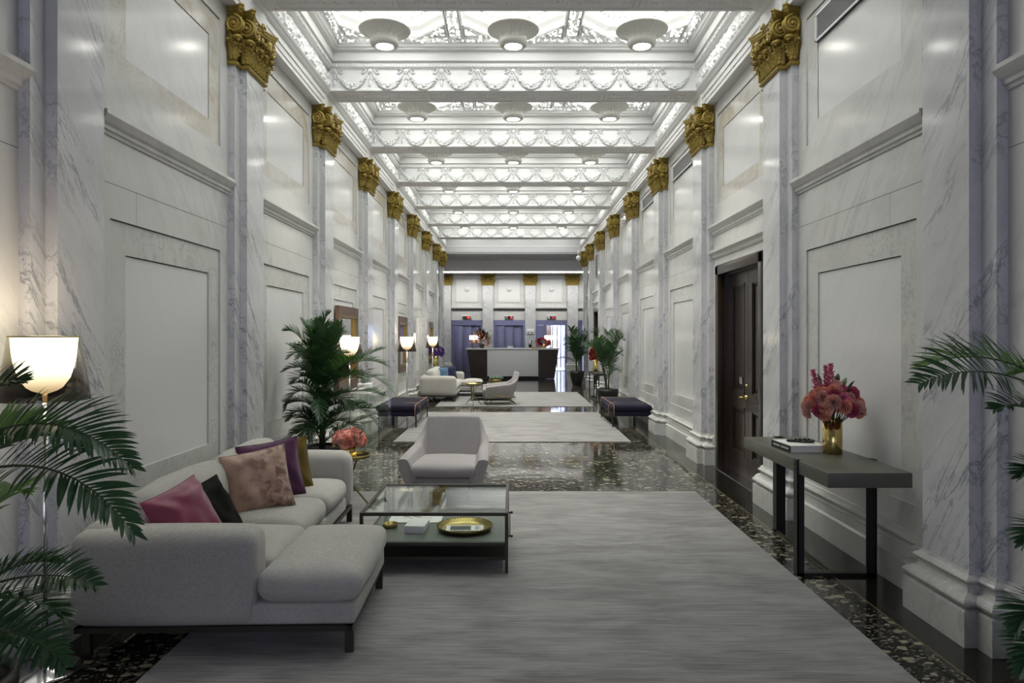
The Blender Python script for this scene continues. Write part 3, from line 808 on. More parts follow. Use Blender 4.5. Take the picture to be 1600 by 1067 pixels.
# far wall: lift bays between four pilasters
fx = [-3.18, -1.19, .80, 2.79, 4.78]; fx = [-5.17] + fx
m = MB()
LH = 2.40
openi = []
for i in range(len(fx)-1):
    a, b = fx[i]+.25, fx[i+1]-.25
    a2, b2 = a+.0, b-.0
    m.box(a-.3, b+.3, YF, YF+.25, LH+.0, 4.6, 0)
    m.box(a+.20, b-.20, YF-.012, YF, 3.22, 4.36, 1)
    m.box(a+.24, b-.24, YF-.02, YF-.0125, 3.26, 4.32, 2)
    m.box(a, b, YF-.07, YF, 2.92, 2.965, 0); m.box(a, b, YF-.10, YF, 2.965, 3.02, 0); m.box(a, b, YF-.04, YF, 2.875, 2.92, 3)
    cx = (a+b)/2
    m.lathe([(0,.035),(.05,.03),(.06,.012),(.10,.03),(.12,.02),(.125,0)], (cx,0,0), 20, 2, X=T(0,YF-.02,3.86) @ T(cx,0,0) @ RX(PI/2) @ T(-cx,0,0))
    for q in range(8):
        m.ball((cx+.085*math.cos(q*PI/4), YF-.045, 3.86+.085*math.sin(q*PI/4)), .022, 6, 4, 2)
m.box(-XL, XL, YF+1.8, YF+2, 0, 4.6, 0)
for x in fx: m.box(x-.26, x+.26, YF, YF+.25, 0, 4.6, 0)
m.box(fx[-1], XL, YF, YF+.25, 0, 4.6, 0); m.box(-XL, fx[0], YF, YF+.25, 0, 4.6, 0)
tag(m.build('wall_far', [M['field'], M['border'], M['inner'], M['joint_shade']]), kind='structure')
fp = [(-.25,0),(-.25,.12),(.25,.12),(.25,0)]
capf = capital_mesh(step=False, hwA=.25, prA=.12).build('capital', [M['gold']]); KF = capf.data; bpy.data.objects.remove(capf)
names = ['left of the first lift', 'between the first and second lift', 'with the call panel on it', 'right of the third lift']
for j, x in enumerate(fx[1:5]):
    t = thing('pilaster', 'flat marble pilaster with gilded capital on the far wall, '+names[j], 'pilaster', (x, YF, 0), 0, 'pilasters on the far lift wall')
    def loc(mb): mb.v = [(a-x, b-YF, c) for a, b, c in mb.v]; return mb
    q = MB(); sweep_path(q, 1, x, [(0,.40),(0,ZC0+.02)], path=fp, wallx=YF, lobby=True); loc(q).build('shaft', [M['shaft']], t)
    q = MB(); sweep_path(q, 1, x, [(.06,0),(.06,.24),(.05,.25)]+arc(.04,.25,.03,.32,.03)+arc(.01,.34,.01,.39,.02)+[(0,.40)], path=fp, wallx=YF, lobby=True); loc(q).build('moulded_base', [M['basem']], t)
    o = bpy.data.objects.new('capital', KF); COL.objects.link(o); o.parent = t; o.location = (0, 0, ZC0); o.rotation_euler = (0, 0, PI); o['label'] = 'gilded capital'
# lifts
def seg7(m, X, ch, h, w_, mi):
    segs = {'1':'bc','2':'abged','3':'abgcd','L':'fed','4':'fgbc','5':'afgcd','6':'afgedc','7':'abc','8':'abcdefg','0':'abcdef','G':'afedc'}[ch]; t = h*.13
    g = {'a':(0,w_,h-t,h),'d':(0,w_,0,t),'g':(0,w_,h/2-t/2,h/2+t/2),'f':(0,t,h/2,h),'e':(0,t,0,h/2),'b':(w_-t,w_,h/2,h),'c':(w_-t,w_,0,h/2)}
    for s_ in segs:
        a, b, c, d = g[s_]; m.box(a, b, -.004, 0, c, d, mi, X)
liftlab = ['brushed steel lift with closed doors, left of the reception desk lamp', 'brushed steel lift with closed doors, behind the middle of the desk', 'brushed steel lift with bright open cabin, right behind the desk', 'steel lift at the far right, mostly behind the corridor corner and plants']
for i in range(1, 5):
    a, b = fx[i]+.25, fx[i+1]-.25; wd = b-a; cx = (a+b)/2
    t = thing('elevator', liftlab[i-1], 'elevator', (cx, YF, 0), 0, 'lifts on the far wall')
    q = MB(); h = wd/2
    q.box(-h, h, .0, .05, LH-.24, LH-.001, 0); q.box(-h+.001, -h+.10, .0, .05, 0, LH-.24, 0); q.box(h-.10, h-.001, .0, .05, 0, LH-.24, 0)
    q.build('door_frame', [M['lift']], t)
    opened = (i == 3)
    pn = 3; pw = (wd-.2)/pn
    for p in range(pn):
        x0 = -h+.10+p*pw; x1 = x0+pw-.006; y0 = .0+.02*p
        if opened:
            if p > 0: continue
            x1 = x0+.42
        q = MB(); q.rbox(x0, x1, y0+.02, y0+.05, .01, LH-.245, .004, 1, g=1); q.build('sliding_door', [M['lift']], t)
    if opened:
        q = MB(); q.box(-h+.1, h-.1, 1.55, 1.58, 0, LH, 0); q.box(-h+.08, -h+.1, .12, 1.58, 0, LH, 1); q.box(h-.1, h-.08, .12, 1.58, 0, LH, 1)
        q.box(-h+.1, h-.1, .12, 1.58, 0.0, .015, 1); q.box(-h+.1, h-.1, .12, 1.58, LH-.1, LH, 0)
        for x in (.12, .34, .52): q.box(x, x+.05, 1.50, 1.55, .1, LH-.1, 1)
        q.build('lift_cabin', [M['cab'], M['steel']], t)
        q = MB(); q.box(-.28, .05, 1.46, 1.50, 1.2, LH-.2, 0); q.box(.05, .08, 1.46, 1.5, .05, LH-.12, 1); q.build('cabin_mirror', [M['frame'], M['steel']], t)
    q = MB(); q.rbox(-.21, .21, -.04, 0, LH+.05, LH+.20, .01, 2, g=1); ind = q.build('floor_indicator', [M['steel']], t); q = MB(); q.box(-.07, .16, -.045, -.039, LH+.07, LH+.18, 1)
    for n_, (ch, dx) in enumerate((('4' if i == 1 else ' ', .0), ('8' if i < 3 else '1', .075), ('1' if i == 3 else ' ', -.0))):
        if ch != ' ': seg7(q, T(dx, -.045, LH+.08), ch, .09, .055, 2)
    q.build('digit_display', [M['steel'], M['black'], M['red']], ind)
m = MB(); x = .80
m.rbox(x-.18, x+.18, YF-.14, YF-.121, 1.74, 1.99, .004, 1, g=1); m.box(x-.11, x-.06, YF-.143, YF-.14, 1.79, 1.85, 1); m.box(x+.06, x+.11, YF-.143, YF-.14, 1.79, 1.85, 1)
tag(m.build('wall_sign', [M['white'], M['ink']]), 'small white notice with two dark icons on the far pilaster', 'sign')
m = MB(); m.rbox(x-.075, x+.075, YF-.14, YF-.121, 1.12, 1.46, .004, 1, g=1)
for z in (1.22, 1.32): m.lathe([(.001,.0),(.018,0),(.02,.006),(0.02,.012)], X=T(x, YF-.15, z) @ RX(-PI/2), seg=10, mi=1)
tag(m.build('call_panel', [M['steel'], M['black']]), 'steel lift call panel below the white notice', 'call panel')

# ------------------------------------------------------------------ panelled wooden doors on the right wall
def wood_door(n, k):
    cy = (pc(k)+pc(k+1))/2; hw = .80; top = 2.49; X0 = XW
    root = bpy.data.objects.new('door_%d' % n, None); COL.objects.link(root); tag(root, kind='structure'); root.location = (XW, cy, 0)
    m = MB()
    for sg in (-1, 1):
        a, b = sorted((sg*(hw-.11), sg*hw)); m.rbox(-.035, .06, a, b, 0, top, .006, 1, g=1)
        a, b = sorted((sg*(hw-.12), sg*(hw-.10))); m.box(.05, .22, a, b, 0, top-.1, 0)
    m.rbox(-.035, .06, -hw, hw, top-.11, top, .006, 1, g=1); m.box(.05, .22, -hw, hw, top-.12, top-.10)
    m.box(-.02, .0, -hw-.02, hw+.02, top-.02, top+.012)
    m.build('door_frame', [M['wood']], root)
    W_ = hw-.12; H_ = top-.12
    for sg, nm in ((-1, 'near'), (1, 'far')):
        y0, y1 = sorted((sg*.004, sg*(W_))); m = MB()
        m.box(.13, .17, y0, y1, .01, H_, 0)
        st = .11
        for a, b, c, d in ((y0,y0+st,.01,H_),(y1-st,y1,.01,H_),(y0+st,y1-st,.01,.24),(y0+st,y1-st,H_-.13,H_),(y0+st,y1-st,.80,.96)): m.box(.105, .13, a, b, c, d, 0)
        for c, d in ((.24,.80),(.96,H_-.13)):
            a, b = y0+st, y1-st
            for q, (i_, o_) in enumerate(((0,.022),(.022,.04))):
                xx = .100+.012*q
                m.box(xx, .13, a+i_, a+o_, c+i_, d-i_, 0); m.box(xx, .13, b-o_, b-i_, c+i_, d-i_, 0); m.box(xx, .13, a+i_, b-i_, c+i_, c+o_, 0); m.box(xx, .13, a+i_, b-i_, d-o_, d-i_, 0)
            m.box(.122, .13, a+.075, b-.075, c+.075, d-.075, 0)
        lf = m.build('door_leaf', [M['wood']], root)
        if sg > 0 and n == 1:
            m = MB(); m.lathe([(.001,.02),(.024,.02),(.026,0)], X=T(.105, .05, .93) @ RY(-PI/2), seg=14)
            m.tube([(.10,.05,.93),(.05,.05,.93),(.045,.055,.93),(.045,.13,.925),(.05,.15,.915)], [.010,.010,.011,.009,.006], 8)
            m.lathe([(.001,.014),(.018,.014),(.02,0)], X=T(.105, .05, 1.06) @ RY(-PI/2), seg=14)
            m.build('door_handle', [M['brass']], lf)
            m = MB(); m.box(.10, .106, .19, .29, 1.07, 1.15); m.build('name_plate', [M['steel']], lf)
    m = MB(); m.box(-.05, .3, -hw, hw, 0, .008, 0); m.build('threshold', [M['steel']], root)
    m = MB(); m.box(.26, .3, -hw-.1, hw+.1, 0, 2.7, 0); m.build('door_backing', [M['black']], root)
wood_door(1, 1); wood_door(2, 6)
# vents, dome light, camera
def vent(k, lab, y0=None, y1=None, z0=4.09, z1=4.32):
    cy = (pc(k)+pc(k+1))/2; y0 = cy-.615 if y0 is None else y0; y1 = cy+.615 if y1 is None else y1
    t = thing('air_vent', lab, 'vent', (XW, cy, z0), 0, 'air grilles high on the right wall'); h = z1-z0
    m = MB(); m.box(.0, .016, y0-cy, y1-cy, 0, h); m.build('backing', [M['grille']], t)
    m = MB()
    for a, b, c, d in ((y0-cy,y1-cy,0,.018),(y0-cy,y1-cy,h-.018,h),(y0-cy,y0-cy+.018,0,h),(y1-cy-.018,y1-cy,0,h)): m.box(-.012, .014, a, b, c, d)
    m.build('frame', [M['white']], t)
    m = MB(); nn = 9
    for i in range(nn):
        z = .018+(h-.036)*(i+.5)/nn; m.add([(-.006,y0-cy,z-.007),(-.006,y1-cy,z-.007),(.012,y1-cy,z+.007),(.012,y0-cy,z+.007)], [(0,1,2,3)])
        m.add([(-.006,y0-cy,z-.010),(-.006,y1-cy,z-.010),(-.006,y1-cy,z-.007),(-.006,y0-cy,z-.007)], [(0,1,2,3)])
    m.build('louvre_slats', [M['white']], t)
vent(0, 'white louvred air grille at the top right of the picture, nearest of the grilles')
vent(2, 'white louvred air grille high on the right wall beyond the wooden door')
vent(3, 'white louvred air grille high on the right wall, third along')
vent(6, 'tall grey air grille high above the far dark doorway', None, None, 3.46, 4.15)
t = thing('dome_light', 'small silver round emergency light high on the right wall', 'wall light', (XW, 15.5, 4.27))
m = MB(); m.lathe([(.001,.05),(.05,.06),(.09,.045),(.11,.01),(.11,0)], X=RY(-PI/2), seg=20); m.build('housing', [M['chrome']], t)
m = MB(); m.ball((-.06,0,0), .045, 10, 6); m.build('lens', [M['white']], t)
m = MB(); m.ball((2.22, 23.3, 4.30), .085, 14, 9); m.tube([(2.22,23.3,4.38),(2.22,23.3,4.56)], .02, 8)
tag(m.build('security_camera', [M['white']]), 'small white dome camera hanging by the last right capital', 'camera')
m = MB(); m.rbox(-XW-.0, -XW+.012, 13.30, 13.38, .47, .60, .004, 1, g=1); m.rbox(-XW+.01, -XW+.04, 13.32, 13.36, .50, .54, .004, 1, g=1, mi=1)
tag(m.build('power_outlet', [M['white'], M['black']]), 'white wall outlet with black plug near the second lamp beyond the palm', 'outlet')

# ------------------------------------------------------------------ plaster bowl lights
def bowl():
    t = thing('ceiling_light', '', 'ceiling light')
    m = MB()
    wav = lambda i, a: (.011*abs(math.sin(a*20)) if i in (5, 6, 7) else .009*math.sin(a*24) if 1 <= i <= 4 else .004*math.sin(a*30))
    m.lathe([(.150,-.128),(.138,-.105),(.158,-.080),(.192,-.055),(.228,-.035),(.265,-.012),(.283,-.006),(.280,.014),(.25,.005),(.15,-.035),(.001,-.04)], seg=96, wav=lambda i, a: wav(i, a) if i < 9 else 0)
    m.build('bowl', [M['plasterdk']], t)
    m = MB()
    m.lathe([(.092,-.175),(.100,-.188),(.125,-.190),(.152,-.170),(.163,-.145),(.155,-.125)], seg=64, wav=lambda i, a: .004*math.sin(a*32) if i in (2,3,4) else 0)
    m.build('lower_ring', [M['plasterdk']], t)
    m = MB(); m.lathe([(.001,-.182),(.06,-.181),(.092,-.175)], seg=32); m.build('downlight_lens', [M['lens']], t)
    m = MB(); m.lathe([(.001,-.012),(.235,-.006)], seg=32); m.build('uplight_disc', [M['uplight']], t)
    m = MB(); m.tube([(0,0,-.01),(0,0,.50)], .012, 8); m.ball((0,0,.12), .025, 10, 6); m.lathe([(.06,.49),(.045,.45),(.012,.43)], seg=16); m.build('stem', [M['plaster']], t)
    return t
proto = bowl(); pk = [o for o in COL.objects if o.parent == proto]
rows = ['first', 'second', 'third', 'fourth', 'fifth', 'sixth']; colsn = ['left', 'middle', 'right']
def cpy(root, kids, deep=None):
    c = root.copy(); COL.objects.link(c)
    for ch in kids:
        d = ch.copy(); COL.objects.link(d); d.parent = c
        for g in (deep or {}).get(ch.name, []): e = g.copy(); COL.objects.link(e); e.parent = d
    return c
first = True
for k in range(1, 7):
    for j, x in enumerate((-1.45, 0, 1.45)):
        o = proto if first else cpy(proto, pk); first = False
        o.location = (x, pc(k)+PITCH/2, 5.075)
        o['label'] = 'plaster bowl ceiling light, %s of the three in the %s coffer from the camera' % (colsn[j], rows[k-1])
        o['group'] = 'plaster bowl lights in the ceiling coffers'
        ld = bpy.data.lights.new('downlight', 'SPOT'); ld.energy = 130; ld.spot_size = R(75); ld.spot_blend = .6; ld.shadow_soft_size = .08; ld.color = (1,.96,.88)
        lo = bpy.data.objects.new('downlight', ld); COL.objects.link(lo); lo.parent = o; lo.location = (0, 0, -.21)

# ------------------------------------------------------------------ rugs
def rug(x0, x1, y0, y1, lab, rz=0):
    m = MB(); cx, cy = (x0+x1)/2, (y0+y1)/2; m.rbox(-(x1-x0)/2, (x1-x0)/2, -(y1-y0)/2, (y1-y0)/2, .001, .012, .005, 1, g=1)
    o = m.build('rug', [M['rug']], loc=(cx, cy, 0)); o.rotation_euler = (0,0,rz); tag(o, lab, 'rug', 'silver grey rugs along the corridor'); return o
rug(-1.76, 1.895, 2.1, 7.11, 'large grey rug under the nearest coffee table, running out of the frame')
rug(-1.845, 1.81, 10.48, 14.59, 'light grey rug between the two navy benches')
rug(-1.805, 1.86, 15.79, 19.87, 'light grey rug under the far seating group by the desk')

# ------------------------------------------------------------------ sofas
def sofa(loc, rz, lab, flip=False):
    t = thing('sectional_sofa', lab, 'sofa', loc, rz, 'grey chaise sofas along the left wall')
    W_ = 2.56; fy = (lambda a, b: (W_-b, W_-a)) if flip else (lambda a, b: (a, b))
    def rb(name, x0, x1, a, b, z0, z1, r, crown=(0,0,0), mat='sofa', par=t, n=4, g=8, wob=0, seed=0):
        ya, yb = fy(a, b); m = MB(); m.rbox(x0, x1, ya, yb, z0, z1, r, n, crown, g, wob=wob, seed=seed); return m.build(name, [M[mat]], par)
    rb('backrest', .0, .24, .06, 2.50, .15, .66, .09, (0,0,.01))
    rb('arm', .0, .925, .0, .245, .155, .632, .070, (.006,.012,.010))
    rb('arm', .0, .90, W_-.235, W_, .155, .635, .085, (.012,.015,.012))
    rb('seat_base', .2, .885, .95, W_-.22, .155, .275, .03)
    rb('chaise_base', .2, 1.43, .03, .955, .155, .268, .022)
    # cushions
    rb('chaise_cushion', .93, 1.455, .015, .945, .268, .425, .065, (.01,.012,.04), g=10, wob=.006)
    rb('chaise_seat', .22, .95, .25, .945, .268, .425, .065, (0,0,.04), g=10)
    rb('seat_cushion', .22, .895, .955, 1.645, .268, .43, .07, (.015,0,.04), g=10, wob=.006, seed=3)
    rb('seat_cushion', .22, .895, 1.65, 2.325, .268, .43, .07, (.015,0,.04), g=10, wob=.006, seed=5)
    for j, (a, b) in enumerate(((.25,1.30),(1.31,2.33))):
        ya, yb = fy(a, b); m = MB(); m.rbox(-.10, .10, -(yb-ya)/2, (yb-ya)/2, -.19, .19, .085, 5, (.04,.01,.03), 10, X=T(.245, (ya+yb)/2, .585) @ RY(R(-12)), wob=.008, seed=j+9)
        m.build('back_cushion', [M['sofa']], t)
    m = MB()
    for a, b, c, d in ((.03,1.42,.02,.05),(.03,.88,W_-.05,W_-.02),(.03,.06,.02,W_-.02),(.86,.89,.95,W_-.02),(1.39,1.42,.02,.95),(.86,1.42,.93,.96)):
        ya, yb = fy(c, d); m.box(a, b, ya, yb, .128, .156)
    m.build('under_frame', [M['bronze']], t)
    for x, y in ((.08,.05),(1.40,.05),(1.40,.93),(.87,W_-.04),(.06,W_-.04),(.06,1.25)):
        y = W_-y if flip else y
        m = MB(); m.box(x-.022, x+.022, y-.014, y+.014, .0125 if x > .5 else 0, .13); m.build('leg', [M['bronze']], t)
    return t
sofa((-2.235, 3.405, 0), R(1.4), 'large grey chaise sofa in the left foreground with four scatter cushions')
sofa((-2.32, 16.85, 0), 0, 'grey chaise sofa by the far rug with blue cushions', flip=True)
def pillow(c, size, th, normal, roll, mat, lab, seed=0, wr=.012, pinch=.12, name='scatter_cushion'):
    n = 26; V = {}; m = MB(); r = random.Random(seed)
    for sd in (1, -1):
        P = []
        for i in range(n+1):
            row = []
            for j in range(n+1):
                u, v = i/n*2-1, j/n*2-1
                k = (1-abs(u)**2.6)*(1-abs(v)**2.6); z = sd*th*.5*max(0, k)**.55
                e = 1 - pinch*(1-abs(v)**2)*abs(u)**1.5*.5; e2 = 1 - pinch*(1-abs(u)**2)*abs(v)**1.5*.5
                x, y = u*size/2*e, v*size/2*e2
                wz = noise.noise(Vector((x*11+seed, y*11, sd)))*wr*2*min(1, k*3) + wr*1.3*math.sin((abs(u)-abs(v))*9+seed)*max(0, abs(u)*abs(v))*min(1, k*4)
                row.append((x, y, z+wz))
            P.append(row)
        m.grid(P, 0, True, flip=(sd < 0))
    # seam
    ed = []
    for i in range(4*n):
        q, w_ = divmod(i, n); t = w_/n*2-1; u, v = [(t,-1),(1,t),(-t,1),(-1,-t)][q]
        e = 1 - pinch*(1-abs(v)**2)*abs(u)**1.5*.5; e2 = 1 - pinch*(1-abs(u)**2)*abs(v)**1.5*.5; ed.append((u*size/2*e, v*size/2*e2, 0))
    ed.append(ed[0])
    o = m.build(name, [M[mat]]); 
    s2 = MB(); s2.tube(ed, .0035, 5); sm_ = s2.build('seam', [M[mat]], o)
    nn = Vector(normal).normalized(); up = Vector((0,0,1)); x = up.cross(nn).normalized(); y = nn.cross(x)
    Mx = Matrix((x, y, nn)).transposed().to_4x4() @ RZ(R(roll)); o.matrix_world = Matrix.Translation(c) @ Mx
    tag(o, lab, 'cushion', 'scatter cushions on the sofas'); return o
pillow(at(288, 813, 3.80), .40, .22, (.90,-.34,.40), 12, 'magenta', 'magenta silk cushion leaning at the near end of the big sofa', 1, .010)
pillow(at(326, 808, 4.02), .42, .16, (.88,-.32,.50), 8, 'blackf', 'black velvet cushion tucked behind the magenta one', 2)
pillow(at(402, 752, 4.66), .43, .15, (.36,-.88,.30), 9, 'pink', 'blotched dusty-rose velvet cushion in the middle of the big sofa', 3, .012)
pillow(at(423, 735, 4.98), .43, .14, (.34,-.88,.30), 8, 'purple', 'plum purple cushion behind the dusty-rose one', 4, .008)
pillow(at(440, 731, 5.28), .43, .14, (.34,-.88,.28), 7, 'mustard', 'mustard velvet cushion furthest along the big sofa', 5, .008)
pillow(at(687, 588, 18.35), .50, .16, (.30,-.85,.3), 0, 'blue', 'steel blue cushion on the far sofa', 6)
pillow(at(700, 586, 18.9), .50, .16, (.2,-.88,.3), 4, 'navy2', 'dark navy cushion behind the steel blue one', 7)

# ------------------------------------------------------------------ armchairs (one shell, front towards local -y)
def armchair(loc, rz, lab):
    t = thing('armchair', lab, 'armchair', loc, rz, 'grey shell armchairs')
    # shell as a swept cross-section: outer and inner skins
    m = MB(); n = 40; rowsO = []; 
    def shell(th):       # th from -1 (left arm front) to 1 (right arm front), back at 0
        a = abs(th); sg = 1 if th > 0 else -1
        if a < .40:      # back
            u = a/.40; x = sg*.295*u; y = .33; top = .745-.012*u**6; lean = .13; flare = -.005
        elif a < .52:    # corner sweep
            u = (a-.40)/.12; x = sg*(.295+.07*math.sin(u*PI/2)); y = .33-.10*u*u; top = .733-.255*(u**.62); lean = .13*(1-u**2); flare = .03*u
        else:
            u = (a-.52)/.48; x = sg*(.365+.025*u); y = .23-.59*u; top = .478-.045*u-.02*u*u; lean = 0; flare = .03+.02*u
        return x, y, top, lean, flare, sg
    rings = []
    N_ = 64
    for i in range(N_+1):
        th = -1+2*i/N_; x, y, top, lean, fl_, sg = shell(th)
        lo = .155; prof = []
        nrm = Vector((sg*1 if abs(th) >= .52 else (sg*min(1, max(0, (abs(th)-.36)/.16))), 0 if abs(th) >= .52 else 1-min(1, max(0, (abs(th)-.36)/.16)), 0))
        if nrm.length < 1e-5: nrm = Vector((0,1,0))
        nrm.normalize(); tk = .05+.055*min(1, max(0, (abs(th)-.38)/.2))
        K = 9
        for q in range(K+1):           # outer skin, bottom to top
            v = q/K; h = lo+(top-lo)*v; back = lean*max(0,(h-.22))/.55; o_ = fl_*(v**1.3) - .05*(1-v)**3
            prof.append((x+nrm.x*o_, y+nrm.y*(o_)+back, h))
        tp = prof[-1]
        for q in range(1, 5):           # rounded rim
            a = PI*q/5; prof.append((tp[0]-nrm.x*tk*.5*(1-math.cos(a)), tp[1]-nrm.y*tk*.5*(1-math.cos(a)), tp[2]+.022*math.sin(a)))
        for q in range(K, -1, -1):
            v = q/K; h = lo+.04+(top-lo-.04)*v; back = lean*max(0,(h-.22))/.55; o_ = fl_*(v**1.3) - tk*(1+.5*(1-v))
            prof.append((x+nrm.x*o_, y+nrm.y*o_+back, h))
        rings.append(prof)
    m.grid(rings, 0, True); kk = len(rings[0])
    m.add(rings[0], [tuple(range(kk))]); m.add(rings[-1], [tuple(range(kk))[::-1]])
    m.build('shell', [M['chair']], t)
    m = MB(); m.rbox(-.335, .335, -.36, .33, .155, .26, .04, 3, (0,0,-.01), 6); m.build('seat_base', [M['chair']], t)
    m = MB(); m.rbox(-.325, .325, -.385, .27, .262, .380, .05, 4, (.004,.015,.032), 10, wob=.004); m.build('seat_cushion', [M['chair']], t)
    for sx in (-1, 1):
        m = MB(); m.tube([(sx*.20,-.10,.158),(sx*.24,-.33,.0)], .009, 8); m.tube([(sx*.27,-.36,.165),(sx*.24,-.33,.0)], .007, 8); m.build('leg', [M['brassdk']], t)
        m = MB(); m.tube([(sx*.20,.10,.158),(sx*.26,.38,.0)], .009, 8); m.tube([(sx*.28,.20,.165),(sx*.26,.38,.0)], .007, 8); m.build('leg', [M['brassdk']], t)
    m = MB()
    for sx in (-1, 1): m.tube([(sx*.35,-.36,.30),(sx*.37,-.30,.24),(sx*.375,.0,.20),(sx*.37,.30,.18),(sx*.30,.36,.17)], .008, 8)
    m.tube([(-.30,.36,.17),(.30,.36,.17)], .008, 8)
    m.build('side_rail', [M['brassdk']], t)
    return t
armchair((-.655, 6.88, .0125), R(-3), 'mauve-grey armchair facing the camera behind the glass coffee table')
armchair((-.34, 16.42, .0125), R(-82), 'grey armchair seen from the side on the far rug')

# ------------------------------------------------------------------ coffee tables
def coffee_table(loc, lab, W_=1.01, D=.91, H=.41):
    t = thing('coffee_table', lab, 'coffee table', loc, 0, 'two-tier coffee tables'); f = .022
    m = MB()
    for x in (0, W_-f):
        for y in (0, D-f): m.box(x, x+f, y, y+f, .0, H)
    for z0, z1 in ((H-f, H), (.185, .207)):
        m.box(f, W_-f, 0, f, z0, z1); m.box(f, W_-f, D-f, D, z0, z1); m.box(0, f, f, D-f, z0, z1); m.box(W_-f, W_, f, D-f, z0, z1)
    m.build('metal_frame', [M['bronze']], t)
    m = MB(); m.box(f, W_-f, f, D-f, H-.011, H-.004); m.build('glass_top', [M['tglass']], t)
    m = MB(); m.box(f, W_-f, f, D-f, .195, .209); m.build('upper_shelf', [M['shelf']], t)
    m = MB(); m.box(f*.5, W_-f*.5, f*.5, D-f*.5, .085, .108); m.build('lower_shelf', [M['bronze']], t)
    m = MB()
    for y in (.06,):
        for z in (.398, .235): m.tube([(W_,y,z),(W_+.022,y,z)], .005, 8); m.ball((W_+.024,y,z), .009, 8, 5)
    m.tube([(W_+.012,.06,.398),(W_+.012,.06,.235)], .003, 6)
    m.build('catch', [M['black']], t)
    return t
coffee_table((-1.045, 4.64, .0125), 'large glass-topped metal coffee table on the nearest rug')
coffee_table((-1.06, 17.15, .0125), 'dark coffee table on the far rug by the far armchair')
zs = .2218
m = MB(); m.rbox(-.072, .072, -.10, .10, 0, .055, .003, 1, g=1); 
for i in range(6): m.box(-.0722, .0722, -.1007, -.1002, .008*i+.005, .008*i+.006, 1)
o = m.build('note_block', [M['paper'], M['ink']], loc=(-.695, 4.945, zs)); o.rotation_euler = (0,0,R(-4)); tag(o, 'thick white paper block on the coffee table shelf', 'note block')
t = thing('tray', 'round hammered brass tray on the coffee table shelf', 'tray', (-.352, 4.955, zs))
m = MB(); m.lathe([(.001,.004),(.15,.004),(.175,.012),(.192,.032),(.200,.036),(.200,.030),(.182,.0),(.001,0)], seg=56); dsh = m.build('dish', [M['brassdk']], t)
m = MB()
for i in range(56): a = i/56*2*PI; m.ball((.198*math.cos(a), .198*math.sin(a), .034), .0065, 6, 4)
m.build('beaded_rim', [M['brassdk']], dsh)
m = MB(); m.box(-.135, .135, -.07, .07, 0, .004, 0); m.box(-.105, .045, -.055, .055, .004, .0045, 1); m.box(.07, .12, -.05, .045, .004, .0045, 2)
for i in range(9): m.box(.075, .115-.01*(i%3), .04-.01*i, .043-.01*i, .0045, .005, 1)
r = random.Random(4)
for i in range(3): m.lathe([(.012,.0046),(.02,.0046)], (-.06+.035*i, -.01, 0), 14, 3); m.ball((-.02+.02*i, .015, .005), .010, 6, 3, 3, (1,.7,.1))
o = m.build('magazine', [M['paper'], M['ink'], M['white'], M['black']], loc=(-.352, 4.955, zs+.0365)); o.rotation_euler = (0,0,R(2)); tag(o, 'open magazine with grey photo lying on the brass tray', 'magazine')
o.location.z = zs+.006
m = MB(); m.box(-.20, .20, -.15, .14, 0, .006, 0); r = random.Random(8)
for i in range(14):
    x, y = r.uniform(-.17,.05), r.uniform(-.02,.13); p = [(x, y, .0065)]
    for q in range(5): x += r.uniform(-.008,.035); y += r.uniform(-.03,.012); p.append((x, y, .0065))
    m.tube(p, .0035, 4, 1, flat=.15)
o = m.build('map_sheet', [M['paper'], M['inkred']], loc=(-.745, 5.27, zs)); tag(o, 'large white printed sheet with red markings at the back of the table shelf', 'printed sheet')
t = thing('small_dish', 'small round brass dish at the left of the table shelf', 'dish', (-.905, 5.02, zs))
m = MB(); m.lathe([(.001,.004),(.045,.004),(.05,.028),(.055,.028),(.053,0),(.001,0)], seg=28); m.build('bowl', [M['brassdk']], t)
m = MB(); m.ball((-.01,.0,.03), .012, 8, 6); m.tube([(-.01,0,.005),(-.01,0,.05)], .004, 6); m.build('knob', [M['brass']], t)
# succulent bowl on the far table
t = thing('succulent_planter', 'brass bowl of green succulents on the far coffee table', 'plant', (-.47, 17.55, .4230))
m = MB(); m.lathe([(.001,0),(.12,0),(.17,.09),(.165,.10),(.15,.09),(.001,.08)], seg=28); m.build('bowl', [M['brassdk']], t)
r = random.Random(11); m = MB()
for i in range(13):
    a = r.uniform(0,2*PI); q = r.uniform(0,.17); cx, cy = q*math.cos(a), q*math.sin(a)
    for j in range(9):
        b = j*2.4; m.tube([(cx,cy,.09),(cx+.03*math.cos(b),cy+.03*math.sin(b),.12+.01*(j%3)),(cx+.055*math.cos(b),cy+.055*math.sin(b),.16+.012*(j%4))], [.012,.014,.002], 5)
m.build('succulents', [M['sage']], t)

# ------------------------------------------------------------------ side tables with crossed legs
def side_table(loc, lab, rz=0, H=.50, D=.185):
    t = thing('side_table', lab, 'side table', loc, rz, 'round brass tray tables')
    m = MB(); m.lathe([(.001,H-.012),(D-.01,H-.012),(D,H+.012),(D+.006,H+.012),(D+.002,H-.018),(.001,H-.018)], seg=40); m.build('tray_top', [M['brassdk']], t)
    for i in range(3):
        a = 2*PI*i/3+.4; b = a+PI
        m = MB(); m.tube([(math.cos(b)*.11, math.sin(b)*.11, H-.018),(math.cos(b+.15)*.02, math.sin(b+.15)*.02, H*.55),(math.cos(a)*.215, math.sin(a)*.215, 0)], .008, 8); m.build('leg', [M['brassdk']], t)
    m = MB(); m.lathe([(.03,H*.55-.006),(.036,H*.55),(.03,H*.55+.006)], seg=18); m.build('ring', [M['brassdk']], t)
    return t
side_table((-1.545, 6.44, 0), 'round brass side table behind the big sofa, with pink flowers on it', R(-25))
